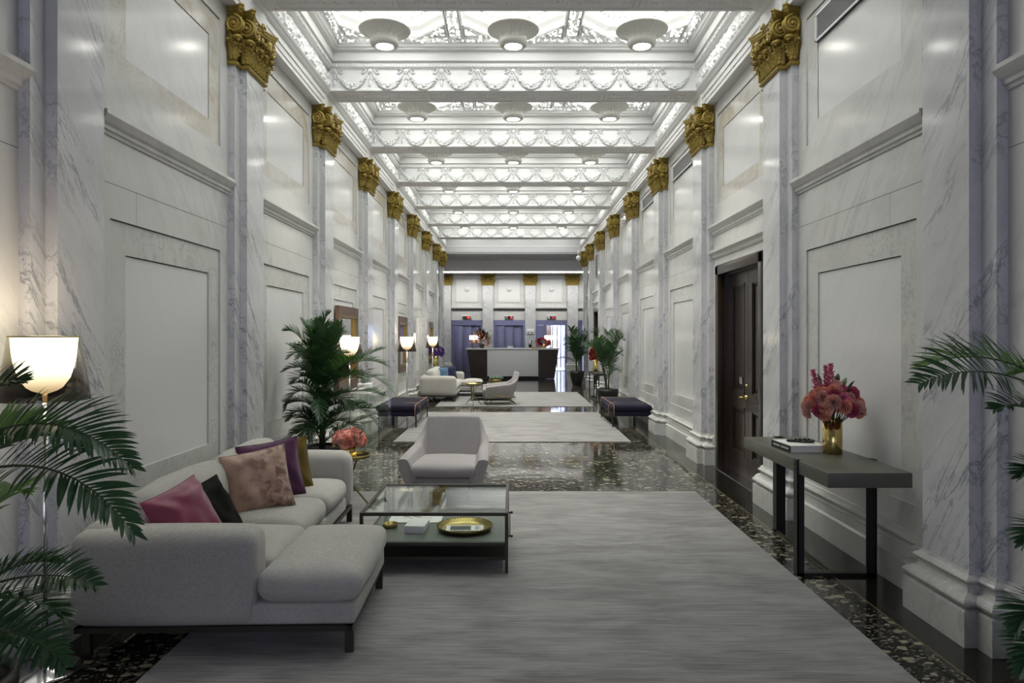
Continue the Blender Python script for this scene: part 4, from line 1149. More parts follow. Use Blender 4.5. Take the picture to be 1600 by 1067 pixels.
side_table((-.94, 16.05, .0125), 'round brass side table beside the far armchair', R(10))
# ------------------------------------------------------------------ floor lamps
def floor_lamp(loc, lab, energy):
    global LAST
    t = LAST = thing('floor_lamp', lab, 'floor lamp', loc, 0, 'floor lamps with smoked shades'); H = CH
    m = MB(); m.lathe([(.001,.0),(.155,.0),(.16,.006),(.15,.014),(.03,.022),(.016,.03)], seg=36); m.build('base', [M['chrome']], t)
    m = MB(); m.tube([(0,0,.02),(0,0,H-.27)], .013, 12); m.build('pole', [M['chrome']], t)
    m = MB(); m.lathe([(.014,H-.275),(.05,H-.262),(.075,H-.245),(.105,H-.20),(.125,H-.13),(.133,H-.07),(.138,H-.004)], seg=40); m.lathe([(.001,H-.27),(.05,H-.262)], seg=24)
    m.build('opal_glass', [M['lampglass']], t)
    m = MB(); m.lathe([(.195,H-.305),(.148,H),(.146,H),(.193,H-.305),(.195,H-.305)], seg=48); m.build('smoked_shade', [M['smokeshade']], t)
    m = MB(); m.lathe([(.149,H-.004),(.150,H+.002),(.134,H+.004),(.133,H-.002)], seg=48); m.build('rim', [M['brassdk']], t)
    m = MB(); m.tube([(.05,0,H-.25),(.05,0,H-.34)], .0015, 4); m.ball((.05,0,H-.345), .006, 6, 4); m.build('pull_cord', [M['chrome']], t)
    ld = bpy.data.lights.new('lamp_bulb', 'POINT'); ld.energy = energy; ld.color = (1,.80,.55); ld.shadow_soft_size = .12
    lo = bpy.data.objects.new('lamp_bulb', ld); COL.objects.link(lo); lo.parent = t; lo.location = (0, 0, H-.02)
floor_lamp((-2.265, 3.30, 0), 'floor lamp with smoked shade at the left edge, behind the foreground palm', 3.2)
LAMP1 = LAST
floor_lamp((-2.29, 9.55, 0), 'lit floor lamp beside the first wall mirror and the indoor palm', 1.5)
floor_lamp((-2.19, 14.05, 0), 'lit floor lamp behind the left navy bench by the second mirror', 1.5)
floor_lamp((-2.19, 18.55, 0), 'furthest lit floor lamp, behind the far sofa', 1.5)
m = MB(); r = random.Random(5); pts = [(-2.30,3.28,.012)]
for p in ((-2.05,3.05),(-1.80,3.12),(-1.78,3.30),(-2.0,3.36),(-2.15,3.30)): pts.append((*p, .012))
cp = []
for i in range(len(pts)-1):
    for q in range(5): cp.append(Vector(pts[i]).lerp(Vector(pts[i+1]), q/5)+Vector((.02*math.sin(i*5+q),.02*math.cos(i*3+q),0)))
cp = [p-Vector((-2.265,3.30,0)) for p in cp]; m.tube(cp, .0035, 6); m.build('power_cord', [M['black']], LAMP1)

# ------------------------------------------------------------------ benches
def bench(x0, x1, y0, y1, lab, near_x):
    cx, cy = (x0+x1)/2, (y0+y1)/2; hx, hy = (x1-x0)/2, (y1-y0)/2
    t = thing('upholstered_bench', lab, 'bench', (cx, cy, 0), 0, 'navy benches along the walls')
    m = MB(); m.rbox(-hx+.02, hx-.02, -hy+.02, hy-.02, .215, .305, .03, 3, g=4); m.build('lower_cushion', [M['navy']], t)
    m = MB(); m.rbox(-hx, hx, -hy, hy, .295, .415, .055, 4, (0,0,.012), 10, wob=.004); sc_ = m.build('seat_cushion', [M['navy']], t)
    def band(c, along):
        m = MB(); q = .004; 
        if along == 'y': pts = [(-hx-q, c, .225),(-hx-q, c, .36),(-hx+.03, c, .418),(hx-.03, c, .418),(hx+q, c, .36),(hx+q, c, .225)]
        else: pts = [(c, -hy-q, .225),(c, -hy-q, .36),(c, -hy+.03, .419),(c, hy-.03, .419),(c, hy+q, .36),(c, hy+q, .225)]
        m.tube(pts, .0065, 6, flat=.7); m.build('strap', [M['orange']], sc_)
    band(-hy+.42, 'y'); band(hy-.25, 'y'); 
    band(hx-.035 if near_x > 0 else -hx+.035, 'x')
    for sx in (-1, 1):
        for sy in (-1, 1): m = MB(); m.box(sx*(hx-.03)-.011, sx*(hx-.03)+.011, sy*(hy-.10)-.011, sy*(hy-.10)+.011, .0125 if sx == near_x else 0, .23); m.build('leg', [M['black']], t)
bench(-2.42, -1.69, 11.98, 13.74, 'navy upholstered bench with orange straps on the left, beside the clear console', 1)
bench(1.735, 2.45, 12.00, 13.74, 'navy upholstered bench with orange straps on the right, before the potted palms', -1)

# ------------------------------------------------------------------ flowers
def flower_mesh(kind, mat):
    m = MB(); r = random.Random(hash(kind) % 97 if False else len(kind)*7)
    if kind == 'rose':
        for ly, (n, rad, h, cup) in enumerate(((3,.012,.030,.2),(4,.020,.034,.5),(5,.030,.034,.8),(6,.041,.028,1.1),(7,.050,.018,1.4))):
            for i in range(n):
                a = 2*PI*(i+.5*ly)/n; P = []
                for p in range(6):
                    t = p/5; row = []
                    for q in range(6):
                        u = q/5*2-1; wd = rad*.95*math.sin(PI*min(1,.15+t*.75)); rr = rad*(.35+.65*t**.7)+ (.006*t**4)*cup
                        ang = a + u*wd/rad*1.0; z = h*(t-.25*cup*t**3) - .004*u*u*t
                        row.append((rr*math.cos(ang), rr*math.sin(ang), z))
                    P.append(row)
                m.grid(P, 0, True)
    elif kind == 'carnation':
        for i in range(34):
            a = i*2.399; q = .045*math.sqrt(i/34); el = q/.045
            d = Vector((math.cos(a)*el, math.sin(a)*el, 1.1-.9*el)).normalized(); s_ = d.orthogonal().normalized(); b_ = d.cross(s_)
            P = []
            for p in range(4):
                t = p/3; row = []
                for w_ in range(6):
                    u = w_/5*2-1; row.append(tuple(d*(.012+.038*t) + s_*(u*.020*t) + b_*(.006*math.sin(u*6+i)*t)))
                P.append(row)
            m.grid(P, 0, False)
    elif kind == 'spike':
        for i in range(26):
            a = i*2.4; z = .012*i*.55; q = .024*(1-i/30)
            m.ball((q*math.cos(a), q*math.sin(a), z), .016*(1-i/40), 6, 4, 0, (1,1,.7)); 
            for e in range(3): b = a+e*2.1; m.tube([(q*math.cos(a), q*math.sin(a), z), (q*math.cos(a)+.018*math.cos(b), q*math.sin(a)+.018*math.sin(b), z+.008)], [.008,.002], 4)
    elif kind == 'leaf':
        P = []
        for p in range(7):
            t = p/6; w_ = .022*math.sin(PI*t)**.8; P.append([(u*w_, .10*t, .02*math.sin(t*2.5)-.25*abs(u)*w_) for u in (-1,-.5,0,.5,1)])
        m.grid(P, 0, True)
    o = m.build(kind, [M[mat]]); d = o.data; bpy.data.objects.remove(o); return d
def bouquet(c, items, lab, rx, rz_, seed, cat='flowers', grp=None, stemz=-.08, name='flower_bouquet', scale=1.0):
    t = thing(name, lab, cat, c, 0, grp); r = random.Random(seed); tot = sum(n for _, n in items); i = 0
    m = MB(); pool = []
    for (me, nm, up), n in items: pool += [(me, nm, up)]*n
    r.shuffle(pool)
    spd = [(-.22,0,1),(-.62,-.1,.72),(.05,.2,.7),(-.4,.2,.9),(.5,0,.8)]; si = 0
    for i, (me, nm, up) in enumerate(pool):
        u = (i+.5)/len(pool); el = math.acos(1-u*1.35); a = i*2.399+r.uniform(-.2,.2)
        d = Vector((math.sin(el)*math.cos(a), math.sin(el)*math.sin(a), math.cos(el)))
        if nm == 'spike': d = Vector(spd[si % 5]).normalized(); si += 1
        k = 1.0+up+r.uniform(-.12,.08)
        p = Vector((d.x*rx*k, d.y*rx*k, d.z*rz_*k))
        if nm == 'spike': d = (d+Vector((0,0,1.2))).normalized(); 
        o = bpy.data.objects.new({'rose':'rose','carnation':'carnation','spike':'flower_spike','leaf':'leaf'}[nm], me); COL.objects.link(o); o.parent = t
        q = d.to_track_quat('Z', 'Y') if nm != 'leaf' else (d+Vector((0,0,.1))).to_track_quat('Y', 'Z')
        o.location = p; o.rotation_mode = 'QUATERNION'; o.rotation_quaternion = q; s_ = r.uniform(.88,1.15)*scale; o.scale = (s_,)*3
        if nm != 'leaf' : m.tube([p*.96, p*.4+Vector((0,0,stemz*.4)), (d.x*.02, d.y*.02, stemz)], .0035, 5)
    m.build('stems', [M['stem']], t); return t
R1 = flower_mesh('rose', 'rose'); R2 = flower_mesh('rose', 'deep'); C1 = flower_mesh('carnation', 'carn'); C2 = flower_mesh('carnation', 'deep'); SP = flower_mesh('spike', 'deep'); LF = flower_mesh('leaf', 'stem')
R3 = flower_mesh('carnation', 'redp'); VI = flower_mesh('carnation', 'violet'); AU = flower_mesh('leaf', 'autumn'); RZm = flower_mesh('carnation', 'rose')
def vase(loc, lab, rad, h, mat='brass', grp='brass cylinder vases'):
    m = MB(); m.lathe([(.001,0),(rad-.003,0),(rad,.004),(rad,h),(rad-.004,h),(rad-.005,h-.02),(rad-.006,.01),(.001,.01)], seg=48)
    o = m.build('vase', [M[mat]], loc=loc); return tag(o, lab, 'vase', grp)

# ------------------------------------------------------------------ console table on the right
t = thing('console_table', 'olive-grey console table with black metal loop legs against the right wall', 'console table', (2.19, 4.94, 0))
TZ = .785
m = MB(); m.rbox(-.262, .255, -.76, .76, TZ-.092, TZ, .003, 1, g=1); m.build('table_top', [M['slate']], t)
def leg_loop(y, w0, w1, wd=.055):
    m = MB(); th = .012
    # U-shaped flat bar loop gripping the top
    for x in (w0, w1): m.box(x-th*.5, x+th*.5, y-wd/2, y+wd/2, 0, TZ+.001)
    m.box(w0, w1, y-wd/2, y+wd/2, 0, .022); m.box(w0-.0, w0+.045, y-wd/2+.0, y-wd/2+.01, .0, TZ-.092); m.box(w1-.065, w1, y-wd/2, y-wd/2+.01, 0, TZ-.092)
    m.box(w0-.006, w0+.02, y-wd/2, y+wd/2, TZ, TZ+.004); m.box(w1-.02, w1+.006, y-wd/2, y+wd/2, TZ, TZ+.004)
    for z in (.72, .755): m.lathe([(.001,.0),(.007,0),(.008,.004)], X=T(w0-.010, y, z) @ RY(PI/2), seg=8)
    return m
leg_loop(4.64-4.94, -.268, .262).build('leg', [M['black']], t)
m = MB(); m.box(-.02, .055, .76-.07, .76+.006, 0, TZ-.0); m.box(-.02, .0, -.30, .76, 0, .022); m.box(-.02, .055, .74, .768, TZ-.0, TZ+.004); m.build('leg', [M['black']], t)
# art book with spectacles chain, vase, bouquet
t = thing('art_book', 'thick white art book lying at the far end of the console table', 'book', (2.125, 5.07, TZ+.001), R(3))
m = MB(); m.box(-.135, .13, -.15, .15, .004, .045); m.build('pages', [M['paper']], t)
m = MB(); m.box(-.14, .135, -.155, .155, 0, .004); m.box(-.14, .135, -.155, .155, .045, .049); m.box(-.145, -.14, -.155, .155, 0, .049, 1)
for i in range(14): 
    if i != 7: m.box(-.1456, -.145, -.13+.018*i, -.13+.018*i+.011, .018, .031, 0)
m.box(-.06, .11, -.06, .12, .049, .0495, 2)
m.build('cover', [M['paper'], M['black'], M['mirror'] if False else M['paper']], t)
m = MB(); pts = [(.09*math.cos(a)*1.0+.0, .045*math.sin(a)+.02*math.sin(2*a), .008) for a in [i/24*2*PI for i in range(25)]]
m.tube(pts, .007, 7)
for i in range(14): a = i/14*2*PI; m.ball((.09*math.cos(a), .045*math.sin(a)+.02*math.sin(2*a), .012), .012, 7, 5, 0, (1.2,.8,.8))
o = m.build('bead_string', [M['black']], loc=(2.135, 5.08, TZ+.051)); tag(o, 'small dark chain ornament lying on the white book', 'ornament')
vase((2.29, 4.90, TZ), 'tall polished brass vase on the console table', .0665, .245)
bouquet((2.29, 4.90, TZ+.335), [((R1,'rose',0),7),((C1,'carnation',0),19),((R2,'rose',.05),3),((C2,'carnation',.02),5),((RZm,'carnation',0),10),((SP,'spike',.02),3),((LF,'leaf',.12),8)], 'pink and salmon rose bouquet in the brass vase on the console', .155, .135, 5, stemz=-.24)

# side table vase and roses
vase((-1.555, 6.44, .487), 'short brass pot holding roses on the side table behind the sofa', .078, .14)
bouquet((-1.555, 6.44, .487+.155), [((R1,'rose',0),16),((C1,'carnation',0),16),((RZm,'carnation',0),6),((LF,'leaf',.1),5)], 'salmon pink roses on the side table behind the big sofa', .130, .075, 9, stemz=-.1, scale=.88)

# ------------------------------------------------------------------ clear acrylic console under the first mirror, planter on it
def clear_console(loc, lab, W_, D, H):
    t = thing('clear_console', lab, 'console', loc, 0, 'clear acrylic consoles'); th = .02
    m = MB(); m.rbox(0, D, 0, W_, H-.025, H, .003, 1, g=1); m.build('table_top', [M['acryl']], t)
    for y in (0, W_-th): m = MB(); m.rbox(0, D, y, y+th, 0, H-.026, .003, 1, g=1); m.build('side_panel', [M['acryl']], t)
    m = MB(); m.box(.0, D, W_*.5, W_*.5+.012, H-.16, H-.028); m.build('brace', [M['acryl']], t)
clear_console((-2.46, 9.74, 0), 'clear acrylic console table under the first wall mirror', 1.2, .50, .80)
t = thing('white_planter', 'small white planter with tiny green sprigs on the clear console', 'planter', (-2.30, 10.6, .801))
m = MB(); m.rbox(-.09, .09, -.14, .14, 0, .10, .008, 2, g=2); m.build('box', [M['white']], t)
m = MB(); r = random.Random(1)
for i in range(16):
    x, y = r.uniform(-.07,.07), r.uniform(-.12,.12); m.tube([(x,y,.09),(x+r.uniform(-.02,.02),y,.15),(x+r.uniform(-.04,.04),y+r.uniform(-.03,.03),.19)], [.006,.008,.001], 5)
m.build('sprigs', [M['sage']], t)
t = thing('magazine_stack', 'white books lying flat on the clear console by the lamp', 'books', (-2.2, 9.95, .801))
for i in range(3): m = MB(); m.rbox(-.13, .13, -.17, .17, .022*i, .022*i+.02, .003, 1, g=1); m.build('book', [M['paper']], t)

# ------------------------------------------------------------------ wall mirrors
def mirror(yc, lab, w_=1.2, z0=.82, z1=2.07):
    t = thing('wall_mirror', lab, 'mirror', (-XW, yc, 0), 0, 'framed mirrors on the left wall'); h = w_/2; f = .15
    m = MB()
    for a, b, c, d in ((-h,h,z1-f,z1),(-h,h,z0,z0+f),(-h,-h+f,z0+f,z1-f),(h-f,h,z0+f,z1-f)): m.box(.0, .06, a, b, c, d)
    m.build('frame', [M['frame']], t)
    m = MB(); g = f+.03
    for i_, x in ((0,.062),(.014,.05)):
        for a, b, c, d in ((-h+f-.01+i_,h-f+.01-i_,z1-f-.015-i_,z1-f+.01-i_),(-h+f-.01+i_,h-f+.01-i_,z0+f-.01+i_,z0+f+.015+i_),(-h+f-.01+i_,-h+f+.015+i_,z0+f+i_,z1-f-i_),(h-f-.015-i_,h-f+.01-i_,z0+f+i_,z1-f-i_)): m.box(.0, x, a, b, c, d)
    m.build('inner_moulding', [M['framegold']], t)
    m = MB(); m.box(.012, .02, -h+f, h-f, z0+f, z1-f); m.build('glass', [M['mirror']], t)
mirror(10.35, 'first framed wall mirror, behind the indoor palm and lamp')
mirror(15.46, 'second framed wall mirror, beyond the left navy bench')
mirror(20.60, 'third framed wall mirror, above the far sofa and violet flowers')
# violet flowers on a slim stand below the third mirror
t = thing('flower_stand', 'slim clear stand below the third mirror holding a brass vase', 'stand', (-2.31, 20.12, 0))
m = MB(); m.rbox(-.15, .15, -.3, .3, .74, .76, .004, 1, g=1); m.build('table_top', [M['acryl']], t)
for y in (-.28, .28): m = MB(); m.box(-.15, .15, y-.01, y+.01, 0, .739); m.build('side_panel', [M['acryl']], t)
vase((-2.31, 20.1, .76), 'brass vase with violet flowers below the third mirror', .09, .30)
bouquet((-2.31, 20.1, 1.16), [((VI,'carnation',0),22),((LF,'leaf',.1),5)], 'violet flowers in a brass vase under the furthest lamp', .20, .17, 3, stemz=-.2, scale=1.5)

# ------------------------------------------------------------------ black-framed console with red flowers on the right
t = thing('metal_console', 'black metal frame console between the two right-hand palms', 'console', (2.04, 16.9, 0))
m = MB()
for x in (0, .25):
    for y in (0, 1.5): m.box(x, x+.03, y, y+.03, 0, .68)
for z in (0, .65):
    for x in (0, .25): m.box(x, x+.03, .03, 1.5, z, z+.03)
    for y in (0, 1.5): m.box(.03, .25, y, y+.03, z, z+.03)
m.build('frame', [M['black']], t)
m = MB(); m.box(0, .28, 0, 1.53, .681, .70); m.build('table_top', [M['black']], t)
vase((2.18, 18.05, .70), 'tall brass vase with red flowers on the black frame console', .07, .33)
bouquet((2.2, 18.05, 1.10), [((R3,'carnation',0),16),((LF,'leaf',.15),8)], 'red flowers above the black frame console at the right', .17, .20, 13, stemz=-.2, scale=1.3)
m = MB(); m.lathe([(.001,0),(.07,.0),(.10,.10),(.105,.2),(.08,.29),(.05,.31),(.045,.30),(.001,.29)], seg=28); o = m.build('round_vase', [M['white']], loc=(2.18, 17.4, .031)); tag(o, 'round white vase standing under the black frame console', 'vase')

# ------------------------------------------------------------------ reception desk
t = thing('reception_desk', 'reception desk with white front panel and dark tapering ends', 'desk', (-.02, 26.2, 0))
def prism(m, xb0, xb1, xt0, xt1, y0, y1, z0, z1, mi=0):
    v = [(xb0,y0,z0),(xb1,y0,z0),(xb1,y1,z0),(xb0,y1,z0),(xt0,y0,z1),(xt1,y0,z1),(xt1,y1,z1),(xt0,y1,z1)]
    m.add(v, [(3,2,1,0),(4,5,6,7),(0,1,5,4),(1,2,6,5),(2,3,7,6),(3,0,4,7)], mi)
for sg in (-1, 1):
    m = MB(); a = sorted; xb, xt = 1.60, 1.76
    if sg < 0: prism(m, -xb, -.98, -xt, -.98, 0, .8, .015, 1.12)
    else: prism(m, .98, xb, .98, xt, 0, .8, .015, 1.12)
    m.build('side_cabinet', [M['wood']], t)
m = MB(); m.rbox(-.978, .978, -.02, .06, .10, 1.118, .004, 1, g=1); m.build('front_panel', [M['white']], t)
m = MB(); m.box(-.978, .978, .10, .8, .0, 1.1); m.build('toe_recess', [M['black']], t)
m = MB(); m.rbox(-1.80, 1.80, -.05, .85, 1.122, 1.175, .006, 2, g=1); m.build('counter_top', [M['white']], t)
DZ = 1.176
def desk_lamp(x, lab, w_):
    t = thing('table_lamp', lab, 'table lamp', (x, 26.5, DZ), 0, 'white-shaded lamps on the reception desk')
    m = MB(); m.rbox(-.07, .07, -.07, .07, 0, .02, .003, 1, g=1); m.build('base', [M['brassdk']], t)
    m = MB(); m.tube([(0,0,.02),(0,0,.36)], .014, 10); m.build('stem', [M['brass']], t)
    m = MB(); m.rbox(-w_/2, w_/2, -.12, .12, .33, .49, .012, 2, g=1); m.build('lamp_shade', [M['shade']], t)
desk_lamp(-1.52, 'small rectangular lit lamp at the left end of the reception desk', .34)
desk_lamp(1.45, 'small rectangular lit lamp at the right end of the reception desk', .46)
m = MB(); m.lathe([(.001,0),(.09,0),(.10,.12),(.09,.16),(.085,.15),(.001,.02)], seg=24); o = m.build('glass_vase', [M['smoke']], loc=(-1.22, 26.62, DZ)); tag(o, 'low dark glass vase at the left of the reception desk', 'vase')
bouquet((-1.28, 26.62, DZ+.26), [((AU,'leaf',.25),110),((C1,'carnation',0),6),((RZm,'carnation',0),6)], 'rust-brown autumn foliage bouquet at the left of the desk', .25, .26, 21, stemz=-.2, scale=1.8)
vase((1.16, 26.55, DZ), 'short brass vase at the right of the reception desk', .08, .17)
bouquet((1.16, 26.55, DZ+.21), [((C2,'carnation',0),10),((R3,'carnation',0),10),((C1,'carnation',0),6),((LF,'leaf',.1),6)], 'red and pink flowers at the right of the reception desk', .25, .15, 22, stemz=-.1, scale=1.4)
m = MB(); m.rbox(-.12, .12, -.08, .08, 0, .05, .005, 1, g=1); o = m.build('orange_box', [M['box_o']], loc=(.82, 26.4, DZ)); tag(o, 'small amber orange box on the desk counter', 'box')
t = thing('paper_tray', 'white papers and small sign at the middle of the desk counter', 'papers', (-.12, 26.45, DZ))
m = MB(); m.box(-.3, .3, -.12, .12, 0, .012); m.build('tray', [M['steel']], t)
m = MB(); m.box(-.11, .11, .02, .03, .0125, .09, X=T(0,-.08,0)); m.box(-.09, .10, -.05, .1, .0125, .04); m.build('paper', [M['paper']], t)

# ------------------------------------------------------------------ palms
def frond(p0, p1, p2, ln, n=32, wid=.016, droop=.35, mat='leaf', seed=0, parent=None, start=.12, seg=4, vee=.35, dense=True, twist=0):
    """pinnate frond along a quadratic curve; ln = longest leaflet"""
    r = random.Random(seed); P0_, P1_, P2_ = map(Vector, (p0, p1, p2)); m = MB()
    def B(t): return P0_*(1-t)**2 + P1_*2*t*(1-t) + P2_*t*t
    def D(t): return ((P1_-P0_)*(1-t)*2 + (P2_-P1_)*2*t).normalized()
    m.tube([B(i/12) for i in range(13)], [.007*(1-i/14)*(wid/.016)**.5 for i in range(13)], 5, 1)
    up0 = Vector((0,0,1))
    for i in range(n):
        t = start+(1-start)*(i+.5)/n; c = B(t); d = D(t); sd = d.cross(up0)
        if sd.length < .15: sd = d.cross(Vector((0,-1,0)))
        sd.normalize(); up = sd.cross(d).normalized()
        if twist: sd, up = sd*math.cos(twist)+up*math.sin(twist), up*math.cos(twist)-sd*math.sin(twist)
        for sg in (-1, 1):
            u = (t-start)/(1-start); l = ln*(.45+.55*math.sin(PI*min(1,u*.9+.14)))*(1-.35*u**4)*r.uniform(.88,1.1)
            ang = R(62-38*u)+r.uniform(-.1,.1)
            dr = (d*math.cos(ang)+sd*sg*math.sin(ang)+up*vee*r.uniform(.6,1.3)).normalized()
            row = []; q = c.copy(); w_ = wid*(1-.25*u)
            wv = up*.9+sd*sg*(-.25); wv = (d - dr*d.dot(dr)).normalized()
            wv = (wv+up*.3).normalized()
            for s_ in range(seg+1):
                v = s_/seg; ww = w_*(math.sin(PI*min(1,.12+v*.88))**.7)*(1 if v < 1 else .08)*.5
                row.append([tuple(q-wv*ww), tuple(q+up*(-.12)*ww), tuple(q+wv*ww)])
                q = q + dr*(l/seg); dr = (dr+Vector((0,0,-1))*droop*(v+.35)*r.uniform(.8,1.2)/seg*1.6).normalized()
            m.grid(row, 0, True)
    return m.build('frond', [M[mat], M['stem']], parent)
def add(v, *d): return tuple(Vector(v)+Vector(d))
def potted(name, lab, loc, pr0, pr1, ph, kind='round', grp='potted indoor palms'):
    t = thing(name, lab, 'palm', loc, 0, grp); m = MB()
    prof = [(.001,0),(pr0,0),(pr0*1.02,.02)] + [(pr0+(pr1-pr0)*math.sin(PI/2*i/6), .02+(ph-.02)*i/6) for i in range(1, 7)] + [(pr1-.02,ph),(pr1-.03,ph-.03),(.001,ph-.035)]
    m.lathe(prof[:-1], seg=40); po = m.build('pot', [M['pot']], t)
    m = MB(); m.disc(pr1-.028, (0,0,ph-.03), 30); m.build('soil', [M['soil']], po)
    return t
def palm_generic(t, H, ph, n, reach, ln, seed, wid=.018, stems=3, top=None, nf=22):
    r = random.Random(seed); m = MB()
    tops = []
    for s_ in range(stems):
        a = s_*2.1+seed; x, y = .05*math.cos(a), .05*math.sin(a); hh = H*r.uniform(.42,.62)
        e = (x*2.2, y*2.2, hh); m.tube([(x*.6,y*.6,ph-.04),(x*1.2,y*1.2,(ph+hh)/2),e], [.016,.014,.010], 7); tops.append((Vector((x*.6,y*.6,ph)), Vector(e)))
    m.build('stems', [M['stem']], t)
    for i in range(n):
        b, e = tops[i % stems]; u = r.uniform(.25,1.0); p0 = b.lerp(e, u)
        a = i*2.399+seed; el = r.uniform(.15,1.0) if i > 2 else 1.3
        rh = reach*r.uniform(.75,1.1); zt = (H-p0.z)
        up = math.sin(el)*zt*1.05; out = rh*(.35+.65*math.cos(el))
        p1 = p0+Vector((math.cos(a)*out*.45, math.sin(a)*out*.45, up*1.0)); p2 = p0+Vector((math.cos(a)*out, math.sin(a)*out, up*.8-.10*(1.3-el)*reach))
        if p2.z+t.location.z > H: p2.z = H
        lim = XW-.10
        for p in (p1, p2):
            if abs(p.x+t.location.x) > lim: p.x = math.copysign(lim, p.x+t.location.x)-t.location.x
        frond(p0, p1, p2, ln, nf, wid, .35, 'leaf', seed*100+i, t, seg=3)
t = potted('potted_palm', 'bushy potted palm just beyond the right navy bench', (2.14, 15.5, 0), .17, .25, .44)
palm_generic(t, 1.92, .44, 20, .62, .24, 3, .022, 4)
t = potted('potted_palm', 'slender palm in a round black pot beside the reception desk', (2.13, 22.8, 0), .15, .24, .475)
palm_generic(t, 2.0, .475, 20, .62, .27, 8, .026, 4)
# tall palm behind the big sofa
PC = at(503, 697, 7.27); PX = PC.x
t = potted('potted_palm', 'tall dense palm in a black pot behind the big sofa, before the first mirror', (PX, 7.27, 0), .19, .232, .46)
m = MB(); m.tube([(0,0,.42),(.01,0,.8),(.03,0,1.15),(.02,0,1.35)], [.034,.030,.026,.02], 10)
r = random.Random(2)
for i in range(40):
    z = .5+.9*i/40; a = i*2.4; m.tube([(.03*math.cos(a),.03*math.sin(a),z),(.055*math.cos(a),.055*math.sin(a),z+.05)], [.012,.004], 5)
m.build('trunk', [M['stem']], t)
def L3(px, py, dy=0): v = at(px, py, 7.27+dy); return Vector((v.x-PX, v.y-7.27, v.z))
tall = [ # base px, mid px, tip px, depth of the tip
 ((505,585),(495,500),(515,490),.05),((503,590),(470,510),(447,517),-.1),((505,600),(472,548),(452,540),.15),((505,580),(487,505),(478,505),.2),
 ((508,590),(522,530),(530,505),-.2),((508,600),(560,545),(604,572),-.1),((510,600),(570,560),(612,612),-.25),((512,605),(545,560),(600,545),.3),
 ((505,625),(460,590),(446,640),-.1),((505,630),(470,625),(444,628),.2),((510,625),(560,600),(598,618),.2),((510,640),(550,610),(590,665),-.2),
 ((508,655),(555,630),(602,640),-.3),((503,660),(465,628),(452,655),-.2),((505,665),(480,640),(485,690),-.35),((508,665),(540,640),(575,690),.1),
 ((503,600),(480,560),(462,575),.35),((506,585),(512,520),(498,500),-.3),((506,610),(530,560),(560,560),-.45),((504,650),(475,645),(470,685),.25),
 ((505,592),(510,520),(540,520),.25),((505,640),(495,590),(500,660),-.5),((505,600),(490,530),(466,560),-.4),((507,610),(535,575),(575,590),-.4),
 ((504,612),(478,572),(458,598),-.35),((507,630),(530,600),(548,640),-.45),((505,672),(470,660),(448,690),.0),((506,575),(498,520),(488,520),-.2)]
for i, (a, b, c, dy) in enumerate(tall):
    p0, p1, p2 = L3(*a), L3(*b, dy*.5), L3(*c, dy)
    p0.x *= .3; 
    for p in (p1, p2): p.x = max(p.x, -XW+.05-PX)
    frond(p0, p1, p2, .20, 34, .019, .30, 'leaf', 500+i, t, seg=3)
for i in range(26):
    z = .50+.95*i/26; a = i*2.399+.5; q = r.uniform(.26,.46)*(1-.25*i/26); p0 = Vector((.03*math.cos(a), .03*math.sin(a), z))
    e = p0+Vector((q*math.cos(a), q*math.sin(a), r.uniform(.02,.24))); mm = p0+Vector((q*.4*math.cos(a), q*.4*math.sin(a), r.uniform(.16,.30)))
    e.x = max(e.x, -XW+.05-PX); mm.x = max(mm.x, -XW+.05-PX)
    frond(p0, mm, e, .17, 26, .018, .35, 'leaf', 700+i, t, seg=3)
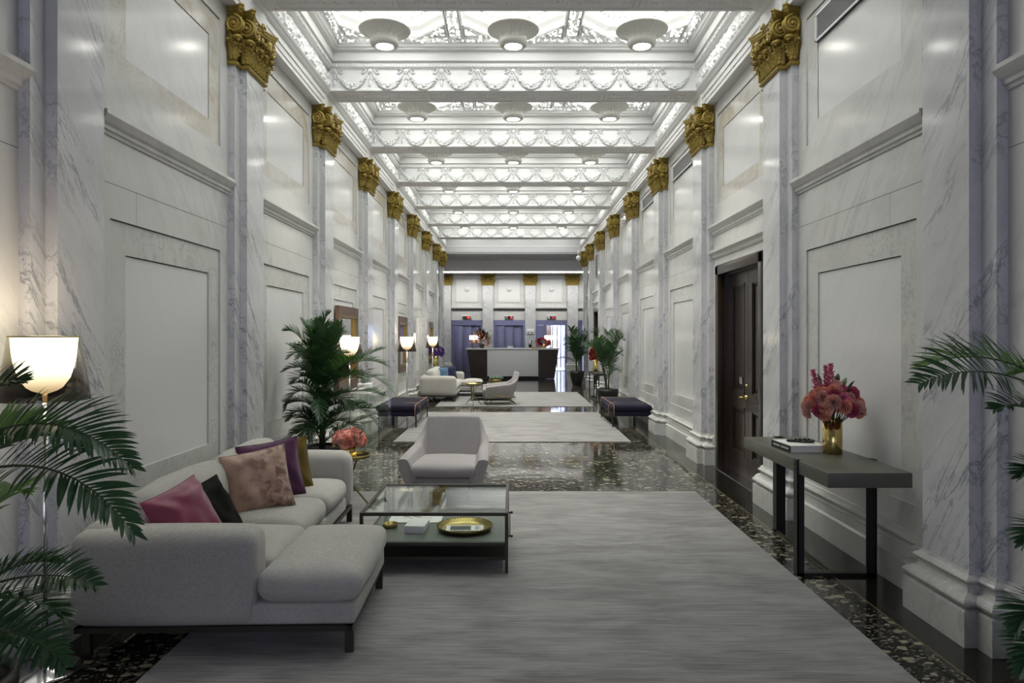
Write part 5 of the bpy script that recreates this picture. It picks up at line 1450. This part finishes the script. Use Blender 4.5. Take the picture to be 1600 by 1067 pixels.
# foreground palms, trunks outside the frame
def fore(name, lab, tx, ty, fr, seed):
    t = potted(name, lab, (tx, ty, 0), .17, .22, .40); m = MB()
    o = Vector((tx, ty, 0)); m.tube([(0,0,.37),(.01,0,.8),(.0,0,1.25)], [.03,.026,.02], 10); m.build('trunk', [M['stem']], t)
    for i, (a, b, c, d0, d1, d2, ln, wd, mt, tw) in enumerate(fr):
        p0 = Vector((0,0,max(.5, at(*a, d0).z))); p1 = at(*b, d1)-o; p2 = at(*c, d2)-o
        frond(p0, p1, p2, ln, 36, wd*.82, .42, mt, seed+i, t, seg=5, start=.22, twist=tw)
    return t
fore('potted_palm', 'palm at the left edge, its fronds hanging over the near sofa arm', -2.02, 2.42, [
 ((-80,720),(75,598),(207,732),2.4,2.35,2.30,.20,.021,'leaf',-.55),
 ((-80,760),(95,668),(210,836),2.4,2.25,2.15,.19,.021,'leaf',-.55),
 ((-80,760),(60,640),(120,700),2.4,2.5,2.6,.17,.019,'leaf',.3),
 ((-80,660),(-10,590),(36,596),2.4,2.4,2.4,.13,.018,'leaf',-.55),
 ((-80,720),(10,640),(110,680),2.4,2.7,2.8,.17,.018,'leafl',-.4),  # lighter leaf colour paints in the glow of the lamp behind
 ((-80,880),(20,740),(40,770),2.4,2.8,2.9,.16,.018,'leafl',.2),  # pale leaf again stands in for lamplight from behind
 ((-80,950),(50,870),(152,915),2.4,2.3,2.2,.15,.018,'leaf',-.55),
 ((-80,970),(30,900),(98,965),2.4,2.35,2.3,.16,.019,'leaf',.2),
 ((-80,1000),(40,960),(100,1040),2.4,2.2,2.1,.16,.019,'leaf',-.55),
 ((-80,1020),(-20,950),(60,1010),2.4,2.5,2.6,.16,.019,'leaf',-.55),
 ((-80,980),(10,860),(90,880),2.4,2.5,2.6,.15,.018,'leaf',.3),
 ((-80,700),(-150,500),(-320,620),2.4,2.3,2.2,.18,.02,'leaf',-.55),
 ((-80,800),(-200,700),(-300,850),2.4,2.2,2.0,.18,.02,'leaf',-.55)], 900)
fore('potted_palm', 'palm at the right edge, frond reaching in before the marble pilaster', 2.10, 2.50, [
 ((1700,660),(1570,540),(1436,600),2.5,2.35,2.25,.22,.017,'leaf',.75),
 ((1700,640),(1560,520),(1440,574),2.5,2.6,2.7,.20,.015,'leafl',.2),
 ((1700,720),(1620,610),(1555,640),2.5,2.35,2.3,.15,.018,'leaf',.3),
 ((1700,800),(1640,700),(1596,745),2.5,2.4,2.4,.13,.018,'leaf',0),
 ((1700,860),(1640,790),(1600,850),2.5,2.4,2.4,.13,.018,'leaf',0),
 ((1700,1000),(1630,900),(1590,985),2.5,2.3,2.3,.15,.020,'leaf',0),
 ((1700,1040),(1640,960),(1596,1050),2.5,2.35,2.3,.15,.020,'leaf',0),
 ((1700,650),(1650,560),(1585,585),2.5,2.6,2.7,.15,.018,'leafl',0),
 ((1700,650),(1750,500),(1900,600),2.5,2.4,2.3,.18,.02,'leaf',0)], 950)

# cool daylight-coloured panel light standing in the lobby cabins and the lobby's own ceiling lights
def area(name, loc, rot, sx, sy, e, col):
    ld = bpy.data.lights.new(name, 'AREA'); ld.shape = 'RECTANGLE'; ld.size = sx; ld.size_y = sy; ld.energy = e; ld.color = col
    o = bpy.data.objects.new(name, ld); COL.objects.link(o); o.location = loc; o.rotation_euler = rot; return o
area('cabin_light', (1.8, YF+.9, 2.25), (0,0,0), 1.0, .9, 40, (.75,.82,1))
area('lobby_cove_light', (0, 30.95, 4.68), (0,0,0), 8, .5, 130, (1,.99,.94))
